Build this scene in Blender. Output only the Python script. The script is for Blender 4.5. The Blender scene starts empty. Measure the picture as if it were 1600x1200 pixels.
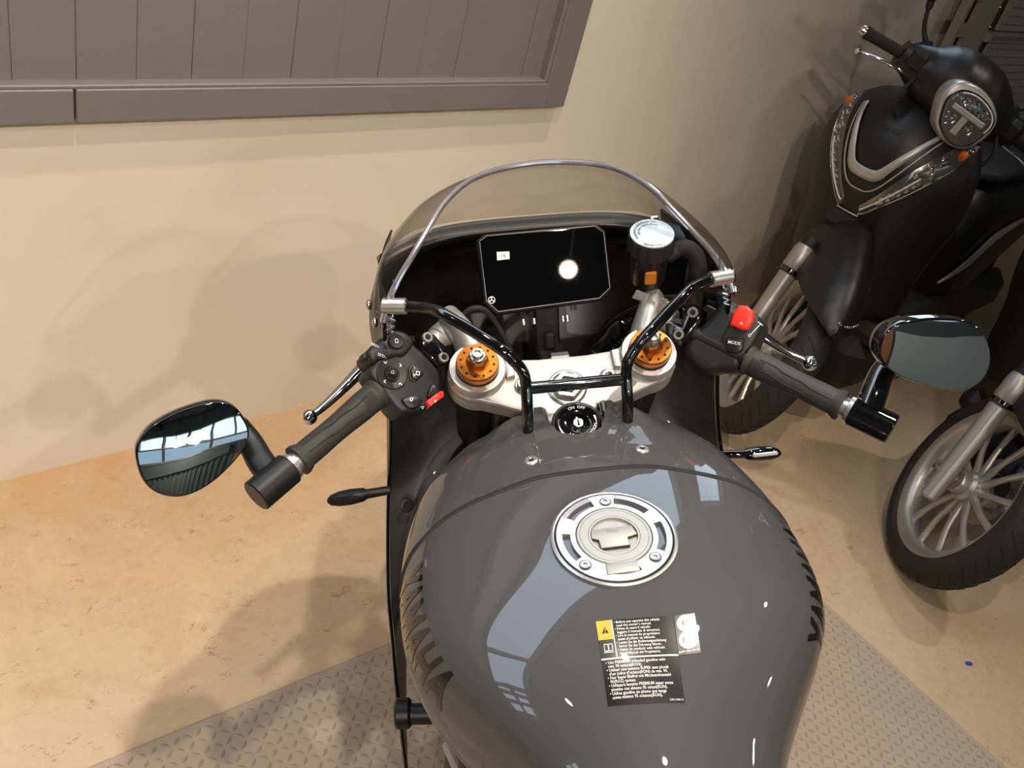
import bpy, bmesh, math, random
from mathutils import Vector, Matrix
from math import sin, cos, pi, radians as R_

random.seed(4)
S = bpy.context.scene
COL = S.collection

# ------------------------------------------------------------------ camera
cam_d = bpy.data.cameras.new('camera'); cam = bpy.data.objects.new('camera', cam_d); COL.objects.link(cam)
cam_d.sensor_width = 36.0; cam_d.lens = 1478.12 / 1600 * 36.0; cam_d.clip_start = 0.05
cam.matrix_world = Matrix(((0.958322, -0.285691, 0.0, 0.0), (0.157557, 0.528510, -0.834178, 0.0),
                           (0.238317, 0.799411, 0.551496, 1.53551), (0, 0, 0, 1)))
S.camera = cam

# ------------------------------------------------------------------ world, exposure
W = bpy.data.worlds.new('world'); S.world = W; W.use_nodes = True
W.node_tree.nodes['Background'].inputs[0].default_value = (0.60, 0.63, 0.68, 1)
W.node_tree.nodes['Background'].inputs[1].default_value = 0.15
S.view_settings.view_transform = 'Standard'; S.view_settings.look = 'None'
S.view_settings.exposure = 0.0; S.view_settings.gamma = 1.0; S.view_settings.use_curve_mapping = False

# ------------------------------------------------------------------ lamps of the hall: (x, y, z, power, radius)
WARM = (1.0, 0.89, 0.78)
# swivelling spots: position, aimed at, power, cone in degrees, lamp radius, where it hangs
def hall(t, d, z): return (.660723 * t - 1.248563 + .750630 * d, .750630 * t + 1.099016 - .660723 * d, z)   # t along the back wall, d out from it
SPOTS = [(hall(*p), hall(*q), pw, cn, .045, where) for p, q, pw, cn, where in (
    ((.05, 1.70, 4.0), (.45, .85, 0), 205, 82, 'above the rider seat of the motorcycle'),
    ((-2.0, 4.0, 4.0), (.5, .0, .8), 180, 84, 'behind the motorcycle, aimed at the wall and the scooters'),
    ((1.70, .90, 4.0), (.50, .32, 0), 265, 66, 'near the wall, above the throttle-side bar'),
    ((.57, .50, 4.0), (.40, .40, 0), 55, 70, 'close to the wall, above the dash display'),
    ((3.43, 1.73, 4.0), (2.0, 1.7, 0), 130, 66, 'near the wall, above the scooters'),
    ((-1.71, .30, 4.0), (-.6, .5, 0), 30, 70, 'close to the wall, at the clutch-side end'),
    ((4.52, 4.25, 4.0), (1.6, 2.0, .4), 60, 50, 'far out on the throttle side'),
    ((-5.0, 5.4, 4.0), (.40, 0, .65), 350, 36, 'at the far end of the long row'),
    ((-3.5, 5.4, 4.0), (.5, 0, .65), 330, 36, 'second in the long row'),
    ((-.4, 5.4, 4.0), (.55, 0, .65), 220, 34, 'third in the long row'),
    ((1.1, 5.4, 4.0), (.4, 0, .65), 150, 34, 'fourth in the long row'),
    ((-.76, 3.5, 4.0), (.5, 1.1, .6), 45, 75, 'behind the rider seat, mirrored in the dash display'))]
PENDANTS = [(3.15, -3.85, 2.50, 50, 'nearer'), (4.6, -6.6, 3.3, 90, 'farther')]
DAY = 5.5          # daylight in the clerestory panes

# ------------------------------------------------------------------ materials
def lin(c):
    return tuple(((v / 255) / 12.92 if v / 255 <= .04045 else ((v / 255 + .055) / 1.055) ** 2.4) for v in c)
MATS = {}
def pbr(name, rgb, rough=.5, metal=0., coat=0., spec=.5, noise=0., nscale=30., bump=0., bscale=200., trans=0., ior=1.45, emit=0., coat_rough=.03):
    m = bpy.data.materials.new(name); m.use_nodes = True; nt = m.node_tree; b = nt.nodes['Principled BSDF']
    c = lin(rgb) + (1,)
    b.inputs['Base Color'].default_value = c; b.inputs['Roughness'].default_value = rough
    b.inputs['Metallic'].default_value = metal; b.inputs['Coat Weight'].default_value = coat
    b.inputs['Coat Roughness'].default_value = coat_rough; b.inputs['Specular IOR Level'].default_value = spec
    b.inputs['Transmission Weight'].default_value = trans; b.inputs['IOR'].default_value = ior
    if emit:
        b.inputs['Emission Color'].default_value = c; b.inputs['Emission Strength'].default_value = emit
    tc = None
    if noise or bump:
        tc = nt.nodes.new('ShaderNodeTexCoord')
    if noise:
        n = nt.nodes.new('ShaderNodeTexNoise'); n.inputs['Scale'].default_value = nscale; n.inputs['Detail'].default_value = 6
        nt.links.new(tc.outputs['Object'], n.inputs['Vector'])
        mx = nt.nodes.new('ShaderNodeMix'); mx.data_type = 'RGBA'
        mx.inputs[6].default_value = tuple(v * (1 - noise) for v in c[:3]) + (1,); mx.inputs[7].default_value = tuple(min(1, v * (1 + noise)) for v in c[:3]) + (1,)
        nt.links.new(n.outputs['Fac'], mx.inputs[0]); nt.links.new(mx.outputs[2], b.inputs['Base Color'])
    if bump:
        n = nt.nodes.new('ShaderNodeTexNoise'); n.inputs['Scale'].default_value = bscale; n.inputs['Detail'].default_value = 3
        nt.links.new(tc.outputs['Object'], n.inputs['Vector'])
        bp = nt.nodes.new('ShaderNodeBump'); bp.inputs['Strength'].default_value = bump; bp.inputs['Distance'].default_value = .002
        nt.links.new(n.outputs['Fac'], bp.inputs['Height']); nt.links.new(bp.outputs['Normal'], b.inputs['Normal'])
    MATS[name] = m
    return m
def emission(name, rgb, strength):
    m = bpy.data.materials.new(name); m.use_nodes = True; nt = m.node_tree
    nt.nodes.remove(nt.nodes['Principled BSDF']); e = nt.nodes.new('ShaderNodeEmission')
    e.inputs[0].default_value = lin(rgb) + (1,); e.inputs[1].default_value = strength
    nt.links.new(e.outputs[0], nt.nodes['Material Output'].inputs[0]); MATS[name] = m
    return m
def clear_sheet(name, tint, gloss_ior=1.49, rough=.02, tint_amount=1.0):
    """thin transparent sheet: tinted see-through plus a Fresnel reflection"""
    m = bpy.data.materials.new(name); m.use_nodes = True; nt = m.node_tree
    nt.nodes.remove(nt.nodes['Principled BSDF'])
    t = nt.nodes.new('ShaderNodeBsdfTransparent'); t.inputs[0].default_value = tuple(tint) + (1,)
    g = nt.nodes.new('ShaderNodeBsdfGlossy'); g.inputs['Roughness'].default_value = rough
    f = nt.nodes.new('ShaderNodeFresnel'); ge = nt.nodes.new('ShaderNodeNewGeometry'); q = nt.nodes.new('ShaderNodeMix')
    q.inputs[2].default_value = gloss_ior; q.inputs[3].default_value = 1 / gloss_ior          # same reflection from either side of the sheet
    nt.links.new(ge.outputs['Backfacing'], q.inputs[0]); nt.links.new(q.outputs[0], f.inputs[0])
    mx = nt.nodes.new('ShaderNodeMixShader'); nt.links.new(f.outputs[0], mx.inputs[0])
    nt.links.new(t.outputs[0], mx.inputs[1]); nt.links.new(g.outputs[0], mx.inputs[2])
    nt.links.new(mx.outputs[0], nt.nodes['Material Output'].inputs[0]); MATS[name] = m
    return m

def ramp(nt, src, stops):
    r = nt.nodes.new('ShaderNodeValToRGB'); cr = r.color_ramp
    while len(cr.elements) < len(stops): cr.elements.new(.5)
    for e, (p, c) in zip(cr.elements, stops): e.position = p; e.color = tuple(c) + (1,)
    nt.links.new(src, r.inputs[0]); return r
def tex(nt, vec, scale, detail=6, rough=.6, dist=0.):
    n = nt.nodes.new('ShaderNodeTexNoise'); n.inputs['Scale'].default_value = scale; n.inputs['Detail'].default_value = detail
    n.inputs['Roughness'].default_value = rough; n.inputs['Distortion'].default_value = dist
    nt.links.new(vec, n.inputs['Vector']); return n
def mixc(nt, fac, a, b, mode='MIX'):
    mx = nt.nodes.new('ShaderNodeMix'); mx.data_type = 'RGBA'; mx.blend_type = mode
    for sock, v in ((mx.inputs[0], fac), (mx.inputs[6], a), (mx.inputs[7], b)):
        if isinstance(v, (int, float)): sock.default_value = v
        elif isinstance(v, tuple): sock.default_value = v + (1,)
        else: nt.links.new(v, sock)
    return mx.outputs[2]

def floor_material():
    m = pbr('floor_concrete', (196, 164, 120), rough=.42, spec=.45); nt = m.node_tree; b = nt.nodes['Principled BSDF']
    tc = nt.nodes.new('ShaderNodeTexCoord'); v = tc.outputs['Object']
    big = tex(nt, v, .9, 5, .6, .4); mid = tex(nt, v, 4.5, 8, .68, .6); fine = tex(nt, v, 45, 6, .7)
    c = ramp(nt, big.outputs['Fac'], [(.30, lin((178, 152, 121))), (.55, lin((191, 168, 138))), (.75, lin((199, 179, 151)))]).outputs[0]
    st = ramp(nt, mid.outputs['Fac'], [(.50, (0, 0, 0)), (.72, (1, 1, 1))]).outputs[0]
    f1 = nt.nodes.new('ShaderNodeMath'); f1.operation = 'MULTIPLY'; nt.links.new(st, f1.inputs[0]); f1.inputs[1].default_value = .38
    c = mixc(nt, f1.outputs[0], c, lin((166, 132, 92)))
    fr = ramp(nt, fine.outputs['Fac'], [(.35, (.93, .925, .92)), (.65, (1.04, 1.04, 1.04))]).outputs[0]
    c = mixc(nt, 1.0, c, fr, 'MULTIPLY')
    # hairline scratches and scuffs: thin iso-lines of stretched noise, shown only in patches
    for sc, rot, wid, amt, th in ((5.5, .5, .010, .6, .555), (9.0, -.9, .009, .55, .565), (14., 1.9, .011, .5, .56)):
        mp = nt.nodes.new('ShaderNodeMapping'); mp.inputs['Rotation'].default_value = (0, 0, rot); mp.inputs['Scale'].default_value = (1, 2.2, 1)
        nt.links.new(v, mp.inputs['Vector']); n = tex(nt, mp.outputs[0], sc, 5, .62, .8)
        s = nt.nodes.new('ShaderNodeMath'); s.operation = 'SUBTRACT'; nt.links.new(n.outputs['Fac'], s.inputs[0]); s.inputs[1].default_value = .5
        a = nt.nodes.new('ShaderNodeMath'); a.operation = 'ABSOLUTE'; nt.links.new(s.outputs[0], a.inputs[0])
        l = nt.nodes.new('ShaderNodeMath'); l.operation = 'LESS_THAN'; nt.links.new(a.outputs[0], l.inputs[0]); l.inputs[1].default_value = wid * .5
        pn = tex(nt, v, sc * 2.3, 3, .5); pm = nt.nodes.new('ShaderNodeMath'); pm.operation = 'GREATER_THAN'; nt.links.new(pn.outputs['Fac'], pm.inputs[0]); pm.inputs[1].default_value = th + .06
        mu = nt.nodes.new('ShaderNodeMath'); mu.operation = 'MULTIPLY'; nt.links.new(l.outputs[0], mu.inputs[0]); nt.links.new(pm.outputs[0], mu.inputs[1])
        mu2 = nt.nodes.new('ShaderNodeMath'); mu2.operation = 'MULTIPLY'; nt.links.new(mu.outputs[0], mu2.inputs[0]); mu2.inputs[1].default_value = amt
        c = mixc(nt, mu2.outputs[0], c, lin((118, 92, 68)))
    # ochre staining along the foot of the wall (the floor's own y is the distance from it)
    sep = nt.nodes.new('ShaderNodeSeparateXYZ'); nt.links.new(v, sep.inputs[0])
    mr = nt.nodes.new('ShaderNodeMapRange'); mr.inputs[1].default_value = -.62; mr.inputs[2].default_value = -.02; nt.links.new(sep.outputs['Y'], mr.inputs[0])
    sn = ramp(nt, tex(nt, v, 3.2, 7, .7, .8).outputs['Fac'], [(.38, (.15, .15, .15)), (.62, (1, 1, 1))]).outputs[0]
    sm = nt.nodes.new('ShaderNodeMath'); sm.operation = 'MULTIPLY'; nt.links.new(mr.outputs[0], sm.inputs[0]); nt.links.new(sn, sm.inputs[1])
    s2 = nt.nodes.new('ShaderNodeMath'); s2.operation = 'MULTIPLY'; nt.links.new(sm.outputs[0], s2.inputs[0]); s2.inputs[1].default_value = .55
    c = mixc(nt, s2.outputs[0], c, lin((172, 130, 80)))
    nt.links.new(c, b.inputs['Base Color'])
    rr = ramp(nt, mid.outputs['Fac'], [(.3, (.34, .34, .34)), (.7, (.52, .52, .52))]); nt.links.new(rr.outputs[0], b.inputs['Roughness'])
    bp = nt.nodes.new('ShaderNodeBump'); bp.inputs['Strength'].default_value = .12; bp.inputs['Distance'].default_value = .003
    nt.links.new(mid.outputs['Fac'], bp.inputs['Height']); nt.links.new(bp.outputs['Normal'], b.inputs['Normal'])
    return m
def wall_material():
    m = pbr('wall_plaster', (206, 192, 168), rough=.72, spec=.3); nt = m.node_tree; b = nt.nodes['Principled BSDF']
    tc = nt.nodes.new('ShaderNodeTexCoord'); v = tc.outputs['Object']
    n = tex(nt, v, 1.6, 5, .6); c = ramp(nt, n.outputs['Fac'], [(.3, lin((208, 197, 178))), (.7, lin((215, 205, 188)))]).outputs[0]
    mp = nt.nodes.new('ShaderNodeMapping'); mp.inputs['Scale'].default_value = (1, 1, 3.2); mp.inputs['Rotation'].default_value = (0, .25, 0); nt.links.new(v, mp.inputs['Vector'])
    k = tex(nt, mp.outputs[0], 2.6, 3, .5, .7)
    s = nt.nodes.new('ShaderNodeMath'); s.operation = 'SUBTRACT'; nt.links.new(k.outputs['Fac'], s.inputs[0]); s.inputs[1].default_value = .62
    a = nt.nodes.new('ShaderNodeMath'); a.operation = 'ABSOLUTE'; nt.links.new(s.outputs[0], a.inputs[0])
    l = nt.nodes.new('ShaderNodeMath'); l.operation = 'LESS_THAN'; nt.links.new(a.outputs[0], l.inputs[0]); l.inputs[1].default_value = .0022
    mu = nt.nodes.new('ShaderNodeMath'); mu.operation = 'MULTIPLY'; nt.links.new(l.outputs[0], mu.inputs[0]); mu.inputs[1].default_value = .22
    c = mixc(nt, mu.outputs[0], c, lin((226, 214, 194)))
    nt.links.new(c, b.inputs['Base Color'])
    f = tex(nt, v, 160, 4, .6); bp = nt.nodes.new('ShaderNodeBump'); bp.inputs['Strength'].default_value = .08; bp.inputs['Distance'].default_value = .002
    nt.links.new(f.outputs['Fac'], bp.inputs['Height']); nt.links.new(bp.outputs['Normal'], b.inputs['Normal'])
    return m

M = MATS
floor_material(); wall_material()
pbr('wall_grey', (128, 134, 130), rough=.7, noise=.06, nscale=3)
pbr('wall_dark', (84, 90, 88), rough=.7, noise=.08, nscale=3)
pbr('ceiling_dark', (74, 72, 70), rough=.8, noise=.08, nscale=4)
pbr('frame_grey', (114, 108, 104), rough=.45, noise=.03, nscale=60)
pbr('slat_grey', (113, 107, 104), rough=.55, noise=.04, nscale=90)
pbr('dark_gap', (20, 18, 17), rough=.8)
pbr('mat_rubber', (160, 144, 128), rough=.62, noise=.10, nscale=9, bump=.1)
pbr('tread_rubber', (146, 130, 115), rough=.6, noise=.10, nscale=14)
pbr('panel_steel', (150, 141, 130), rough=.55, metal=.1, noise=.04, nscale=40)
pbr('panel_dark', (52, 48, 44), rough=.6)
pbr('paint_grey', (66, 65, 65), rough=.5, spec=.2, coat=1.0, noise=.03, nscale=900, coat_rough=.015)
pbr('paint_black', (16, 16, 18), rough=.22, coat=.7)
pbr('gloss_black', (10, 10, 11), rough=.08, coat=1.0)
pbr('satin_black', (20, 20, 21), rough=.42, bump=.05, bscale=500)
pbr('plastic_black', (27, 26, 26), rough=.55, bump=.12, bscale=900)
pbr('switch_black', (34, 33, 32), rough=.45, bump=.08, bscale=900)
pbr('button_black', (24, 24, 24), rough=.38)
pbr('rubber_grip', (46, 43, 40), rough=.62, bump=.3, bscale=420)
pbr('rubber_black', (22, 21, 21), rough=.7, noise=.15, nscale=60)
pbr('tyre_rubber', (30, 28, 26), rough=.7, noise=.12, nscale=50)
pbr('dark_cavity', (9, 9, 9), rough=.8)
pbr('chrome', (222, 222, 224), rough=.08, metal=1.0)
pbr('steel', (190, 188, 184), rough=.25, metal=1.0)
pbr('alu_cast', (178, 174, 167), rough=.40, metal=.7, bump=.06, bscale=700)
pbr('alu_brushed', (205, 202, 196), rough=.3, metal=.9)
pbr('edge_bright', (206, 204, 212), rough=.13, metal=.85, coat=.6)
pbr('cowl_grey', (40, 38, 37), rough=.34, spec=.35)
pbr('lamp_glass', (118, 116, 112), rough=.16, metal=.7, coat=1.0)
pbr('hole_dark', (84, 77, 70), rough=.6)
pbr('cover_black', (40, 38, 36), rough=.38, coat=.15)
pbr('panel_black', (13, 13, 13), rough=.32)
pbr('reflected_grey', (186, 194, 190), rough=.6)
pbr('cap_alu', (192, 190, 186), rough=.3, metal=.85)
pbr('cap_satin', (166, 164, 156), rough=.5, metal=.6)
pbr('gold', (156, 92, 32), rough=.34, metal=.9)
pbr('red_button', (226, 52, 40), rough=.35, coat=.3)
pbr('white_print', (232, 230, 226), rough=.6)
pbr('grey_print', (120, 118, 114), rough=.6)
pbr('orange_print', (246, 160, 40), rough=.4)
pbr('label_black', (22, 20, 19), rough=.22, coat=.5)
pbr('decal_black', (20, 17, 14), rough=.12, coat=.6)
pbr('screen_glass', (6, 6, 7), rough=.012, coat=0.)
pbr('amber', (190, 92, 20), rough=.2, coat=.5)
pbr('lens_clear', (190, 188, 184), rough=.08, metal=.35, coat=1.0)
pbr('reservoir_lid', (176, 190, 198), rough=.4, coat=.2)
pbr('reservoir_body', (34, 28, 22), rough=.3, coat=.5)
pbr('brake_fluid', (176, 98, 20), rough=.2, coat=.6)
pbr('scooter_matt', (20, 19, 18), rough=.40, spec=.5)
pbr('scooter_plastic', (21, 20, 20), rough=.6, bump=.1, bscale=500)
pbr('scooter_silver', (176, 172, 166), rough=.34, metal=.55)
pbr('wheel_silver', (172, 168, 162), rough=.34, metal=.65)
pbr('fork_silver', (160, 156, 150), rough=.38, metal=.6)
emission('lamp_glow', (255, 240, 218), 4.0)
pbr('lamp_white', (225, 222, 214), rough=.5)
pbr('blue_paint', (40, 66, 160), rough=.5)
pbr('mirror_glass', (196, 202, 204), rough=.015, metal=1.0)
pbr('engine_grey', (38, 38, 38), rough=.5, metal=.3)
pbr('seat_vinyl', (26, 25, 25), rough=.6, bump=.2, bscale=400)
pbr('sticker_white', (226, 222, 214), rough=.5)
pbr('reflected_orange', (176, 110, 66), rough=.6)
clear_sheet('windscreen_clear', (.74, .72, .69), rough=.03)
clear_sheet('screen_edge', (.86, .84, .88), gloss_ior=2.6, rough=.05)
clear_sheet('lens_cover', (.93, .93, .93), gloss_ior=1.5)
emission('daylight_low', (178, 206, 226), DAY * .20)
emission('daylight_back', (214, 228, 242), DAY * .42)
emission('daylight', (205, 226, 246), DAY)
emission('bulb', (255, 226, 186), 40.0)

# ------------------------------------------------------------------ mesh helpers
def V(*a): return Vector(a if len(a) > 1 else a[0])
def unit(v): v = Vector(v); return v.normalized()
def basis(axis, hint=(0, 0, 1)):
    a = unit(axis); h = Vector(hint)
    if abs(a.dot(h.normalized())) > .98: h = Vector((1, 0, 0)) if abs(a.x) < .9 else Vector((0, 1, 0))
    u = h.cross(a).normalized(); return u, a.cross(u).normalized(), a
def catmull(pts, n=6, closed=False):
    P = [Vector(p) for p in pts]; m = len(P); out = []
    for i in range(m if closed else m - 1):
        p0 = P[(i - 1) % m] if closed or i > 0 else P[0] * 2 - P[1]
        p1 = P[i]; p2 = P[(i + 1) % m]
        p3 = P[(i + 2) % m] if closed or i + 2 < m else P[-1] * 2 - P[-2]
        for k in range(n):
            t = k / n; t2 = t * t; t3 = t2 * t
            out.append(.5 * (2 * p1 + (p2 - p0) * t + (2 * p0 - 5 * p1 + 4 * p2 - p3) * t2 + (3 * p1 - p0 - 3 * p2 + p3) * t3))
    if not closed: out.append(P[-1].copy())
    return out
def catmull_s(vals, n=6):
    return [v.x for v in catmull([(a, 0, 0) for a in vals], n)]

class MB:
    """collects geometry, then links it as ONE mesh object"""
    def __init__(s, tf=None): s.v = []; s.f = []; s.tf = tf
    def add(s, vs, fs):
        o = len(s.v)
        s.v += [Vector(p) for p in vs]; s.f += [tuple(o + i for i in f) for f in fs]; return s
    def box(s, c, size, rot=None, ch=0.):
        hx, hy, hz = (d / 2 for d in size); rot = rot or Matrix.Identity(3); c = Vector(c)
        if ch <= 0:
            vs = [c + rot @ Vector((x, y, z)) for x in (-hx, hx) for y in (-hy, hy) for z in (-hz, hz)]
            return s.add(vs, [(0, 1, 3, 2), (4, 6, 7, 5), (0, 4, 5, 1), (2, 3, 7, 6), (0, 2, 6, 4), (1, 5, 7, 3)])
        ch = min(ch, hx * .9, hy * .9, hz * .9); vs = []
        for x in (-1, 1):
            for y in (-1, 1):
                for z in (-1, 1):
                    for k in range(3):
                        d = [x * (hx - ch), y * (hy - ch), z * (hz - ch)]
                        d[k] = (x * hx, y * hy, z * hz)[k]; vs.append(c + rot @ Vector(d))
        return s.hull(vs)
    def hull(s, pts):
        bm = bmesh.new()
        for p in pts: bm.verts.new(p)
        bmesh.ops.convex_hull(bm, input=bm.verts[:]); bmesh.ops.dissolve_limit(bm, angle_limit=.01, verts=bm.verts[:], edges=bm.edges[:])
        bm.verts.index_update(); r = s.add([v.co.copy() for v in bm.verts], [[v.index for v in f.verts] for f in bm.faces]); bm.free(); return r
    def loft(s, rings, closed=True, cap=True, loop=False):
        n = len(rings[0]); o = len(s.v)
        for r in rings: s.v += [Vector(p) for p in r]
        m = len(rings); rr = range(m if loop else m - 1)
        for i in rr:
            a = o + i * n; b = o + ((i + 1) % m) * n
            for j in range(n if closed else n - 1):
                k = (j + 1) % n; s.f.append((a + j, a + k, b + k, b + j))
        if cap and closed and not loop:
            s.f.append(tuple(o + j for j in range(n))[::-1]); s.f.append(tuple(o + (m - 1) * n + j for j in range(n)))
        return s
    def tube(s, path, r, seg=10, closed=False, cap=True, smooth=0, flat=1.0, hint=(0, 0, 1)):
        if smooth:
            rs = r if isinstance(r, (list, tuple)) else None
            path2 = catmull(path, smooth, closed)
            if rs: r = catmull_s(list(rs), smooth)
            path = path2
        P = [Vector(p) for p in path]; m = len(P); rings = []; u = None
        for i, p in enumerate(P):
            if closed: t = P[(i + 1) % m] - P[i - 1]
            else: t = P[min(i + 1, m - 1)] - P[max(i - 1, 0)]
            t = t.normalized()
            if u is None: u, w, _ = basis(t, hint)
            else:
                u = (u - t * u.dot(t)).normalized()
            w = t.cross(u)
            ri = r[i] if isinstance(r, (list, tuple)) else r
            rings.append([p + u * ri * cos(2 * pi * k / seg) + w * ri * flat * sin(2 * pi * k / seg) for k in range(seg)])
        return s.loft(rings, True, cap, closed)
    def cyl(s, a, b, r0, r1=None, seg=24, ch=0.):
        r1 = r0 if r1 is None else r1; a = Vector(a); b = Vector(b); L = (b - a).length
        if ch: return s.lathe([(0, 0), (r0 - ch, 0), (r0, ch), (r1, L - ch), (r1 - ch, L), (0, L)], a, b - a, seg)
        return s.lathe([(0, 0), (r0, 0), (r1, L), (0, L)], a, b - a, seg)
    def lathe(s, prof, o, axis, seg=28, sx=1., hint=(0, 0, 1)):
        u, w, a = basis(axis, hint); o = Vector(o); rings = []
        for r, h in prof:
            rings.append([o + a * h + u * r * sx * cos(2 * pi * k / seg) + w * r * sin(2 * pi * k / seg) for k in range(seg)])
        base = len(s.v); s.loft(rings, True, False)
        return s
    def ball(s, c, rad, rot=None, seg=16, rows=10):
        if isinstance(rad, (int, float)): rad = (rad,) * 3
        rot = rot or Matrix.Identity(3); c = Vector(c); rings = []
        for i in range(rows + 1):
            ph = -pi / 2 + pi * i / rows
            rings.append([c + rot @ Vector((rad[0] * cos(ph) * cos(2 * pi * k / seg), rad[1] * cos(ph) * sin(2 * pi * k / seg), rad[2] * sin(ph))) for k in range(seg)])
        return s.loft(rings, True, False)
    def prism(s, poly, fr, h0, h1, ch=0., rnd=0):
        """poly in the (e1,e2) plane of frame fr=(o,e1,e2,n), raised from height h0 to h1, top edge chamfered by ch"""
        o, e1, e2, n = (Vector(x) for x in fr)
        if rnd: poly = [(p.x, p.y) for p in catmull([(a, b, 0) for a, b in poly], rnd, True)]
        if sum(poly[i - 1][0] * poly[i][1] - poly[i][0] * poly[i - 1][1] for i in range(len(poly))) < 0: poly = poly[::-1]
        def ins(d):
            q = []; m = len(poly)
            for i in range(m):
                a = Vector(poly[i - 1]); b = Vector(poly[i]); c = Vector(poly[(i + 1) % m])
                d1 = (b - a); d2 = (c - b)
                if d1.length < 1e-9: d1 = d2
                if d2.length < 1e-9: d2 = d1
                n1 = Vector((-d1.y, d1.x)).normalized(); n2 = Vector((-d2.y, d2.x)).normalized(); k = (n1 + n2)
                k = k / max(.6, k.dot(n1)) if k.length > 1e-6 else n1
                q.append(b + k * d)
            return q
        def lift(q, h): return [o + e1 * p[0] + e2 * p[1] + n * h for p in q]
        rings = [lift(poly, h0), lift(poly, h1 - (ch if h1 > h0 else -ch))]
        if ch: rings += [lift(ins(ch * .35), h1 - ch * .3), lift(ins(ch), h1)]
        else: rings[1] = lift(poly, h1)
        return s.loft(rings)
    def torus(s, c, axis, R, r, seg=40, sec=10, flat=1.0):
        u, w, a = basis(axis); c = Vector(c); rings = []
        for i in range(seg):
            t = 2 * pi * i / seg; d = u * cos(t) + w * sin(t)
            rings.append([c + d * (R + r * cos(2 * pi * k / sec)) + a * r * flat * sin(2 * pi * k / sec) for k in range(sec)])
        return s.loft(rings, True, False, True)
    def grid(s, fn, nu, nv, thick=None, flip=False):
        """fn(i/nu, j/nv) -> point; optional thickness along the normal"""
        P = [[Vector(fn(i / nu, j / nv)) for j in range(nv + 1)] for i in range(nu + 1)]
        if not thick:
            o = len(s.v)
            for row in P: s.v += row
            k = nv + 1
            for i in range(nu):
                for j in range(nv): s.f.append((o + i * k + j, o + (i + 1) * k + j, o + (i + 1) * k + j + 1, o + i * k + j + 1))
            return s
        N = [[None] * (nv + 1) for _ in range(nu + 1)]
        for i in range(nu + 1):
            for j in range(nv + 1):
                du = P[min(i + 1, nu)][j] - P[max(i - 1, 0)][j]; dv = P[i][min(j + 1, nv)] - P[i][max(j - 1, 0)]
                c = du.cross(dv); N[i][j] = c.normalized() if c.length > 1e-12 else Vector((0, 0, 1))
        o = len(s.v); k = nv + 1; n = (nu + 1) * k; sg = -1 if flip else 1
        for row in P: s.v += row
        for i in range(nu + 1):
            for j in range(nv + 1): s.v.append(P[i][j] - N[i][j] * thick * sg)
        for i in range(nu):
            for j in range(nv):
                a, b, c, d = o + i * k + j, o + (i + 1) * k + j, o + (i + 1) * k + j + 1, o + i * k + j + 1
                s.f.append((a, b, c, d)); s.f.append((a + n, d + n, c + n, b + n))
        bd = [(i, 0) for i in range(nu + 1)] + [(nu, j) for j in range(1, nv + 1)] + [(i, nv) for i in range(nu - 1, -1, -1)] + [(0, j) for j in range(nv - 1, 0, -1)]
        for q in range(len(bd)):
            a = o + bd[q][0] * k + bd[q][1]; b = o + bd[(q + 1) % len(bd)][0] * k + bd[(q + 1) % len(bd)][1]
            s.f.append((a, a + n, b + n, b))
        return s
    def build(s, name, mat, parent=None, smooth=True, ang=35, tf=None, label=None, fix=True, sub=0):
        me = bpy.data.meshes.new(name); t = tf or s.tf
        vs = [(t(p) if callable(t) else t @ p) for p in s.v] if t else s.v
        me.from_pydata([tuple(p) for p in vs], [], s.f)
        bm = bmesh.new(); bm.from_mesh(me)
        bmesh.ops.remove_doubles(bm, verts=bm.verts[:], dist=1e-6)
        bmesh.ops.dissolve_degenerate(bm, edges=bm.edges[:], dist=1e-7)
        if fix: bmesh.ops.recalc_face_normals(bm, faces=bm.faces[:])
        bm.to_mesh(me); bm.free()
        if smooth:
            for p in me.polygons: p.use_smooth = True
            me.set_sharp_from_angle(angle=R_(ang))
        me.materials.append(M[mat] if isinstance(mat, str) else mat)
        o = bpy.data.objects.new(name, me); COL.objects.link(o)
        if parent is not None: o.parent = parent
        if label: o['label'] = label
        if sub:
            md = o.modifiers.new('smooth', 'SUBSURF'); md.levels = sub; md.render_levels = sub
        return o
def thing(name, label, cat, loc=(0, 0, 0), rot=(0, 0, 0), group=None):
    o = bpy.data.objects.new(name, None); COL.objects.link(o); o.empty_display_size = .1
    o.location = loc; o.rotation_euler = rot; o['label'] = label; o['category'] = cat
    if group: o['group'] = group
    return o
def tag(o, label, cat, group=None, kind=None):
    o['label'] = label; o['category'] = cat
    if group: o['group'] = group
    if kind: o['kind'] = kind
    return o
def struct(o): o['kind'] = 'structure'; return o

_txt_cache = {}
def text_geo(body, size=1., bold=0., spacing=1.0, align='CENTER', res=2):
    """flat outline text as (list of 2-D points, faces); origin by align / middle"""
    key = (body, bold, spacing, align, res)
    if key not in _txt_cache:
        cu = bpy.data.curves.new('text', 'FONT'); cu.body = body; cu.size = 1.; cu.offset = bold; cu.space_character = spacing
        cu.align_x = align; cu.align_y = 'CENTER'; cu.resolution_u = res
        o = bpy.data.objects.new('text', cu); COL.objects.link(o)
        bpy.context.view_layer.update()
        me = o.evaluated_get(bpy.context.evaluated_depsgraph_get()).to_mesh()
        _txt_cache[key] = ([(v.co.x, v.co.y) for v in me.vertices], [tuple(p.vertices) for p in me.polygons])
        o.evaluated_get(bpy.context.evaluated_depsgraph_get()).to_mesh_clear()
        bpy.data.objects.remove(o); bpy.data.curves.remove(cu)
    vs, fs = _txt_cache[key]
    return [(x * size, y * size) for x, y in vs], fs
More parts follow.
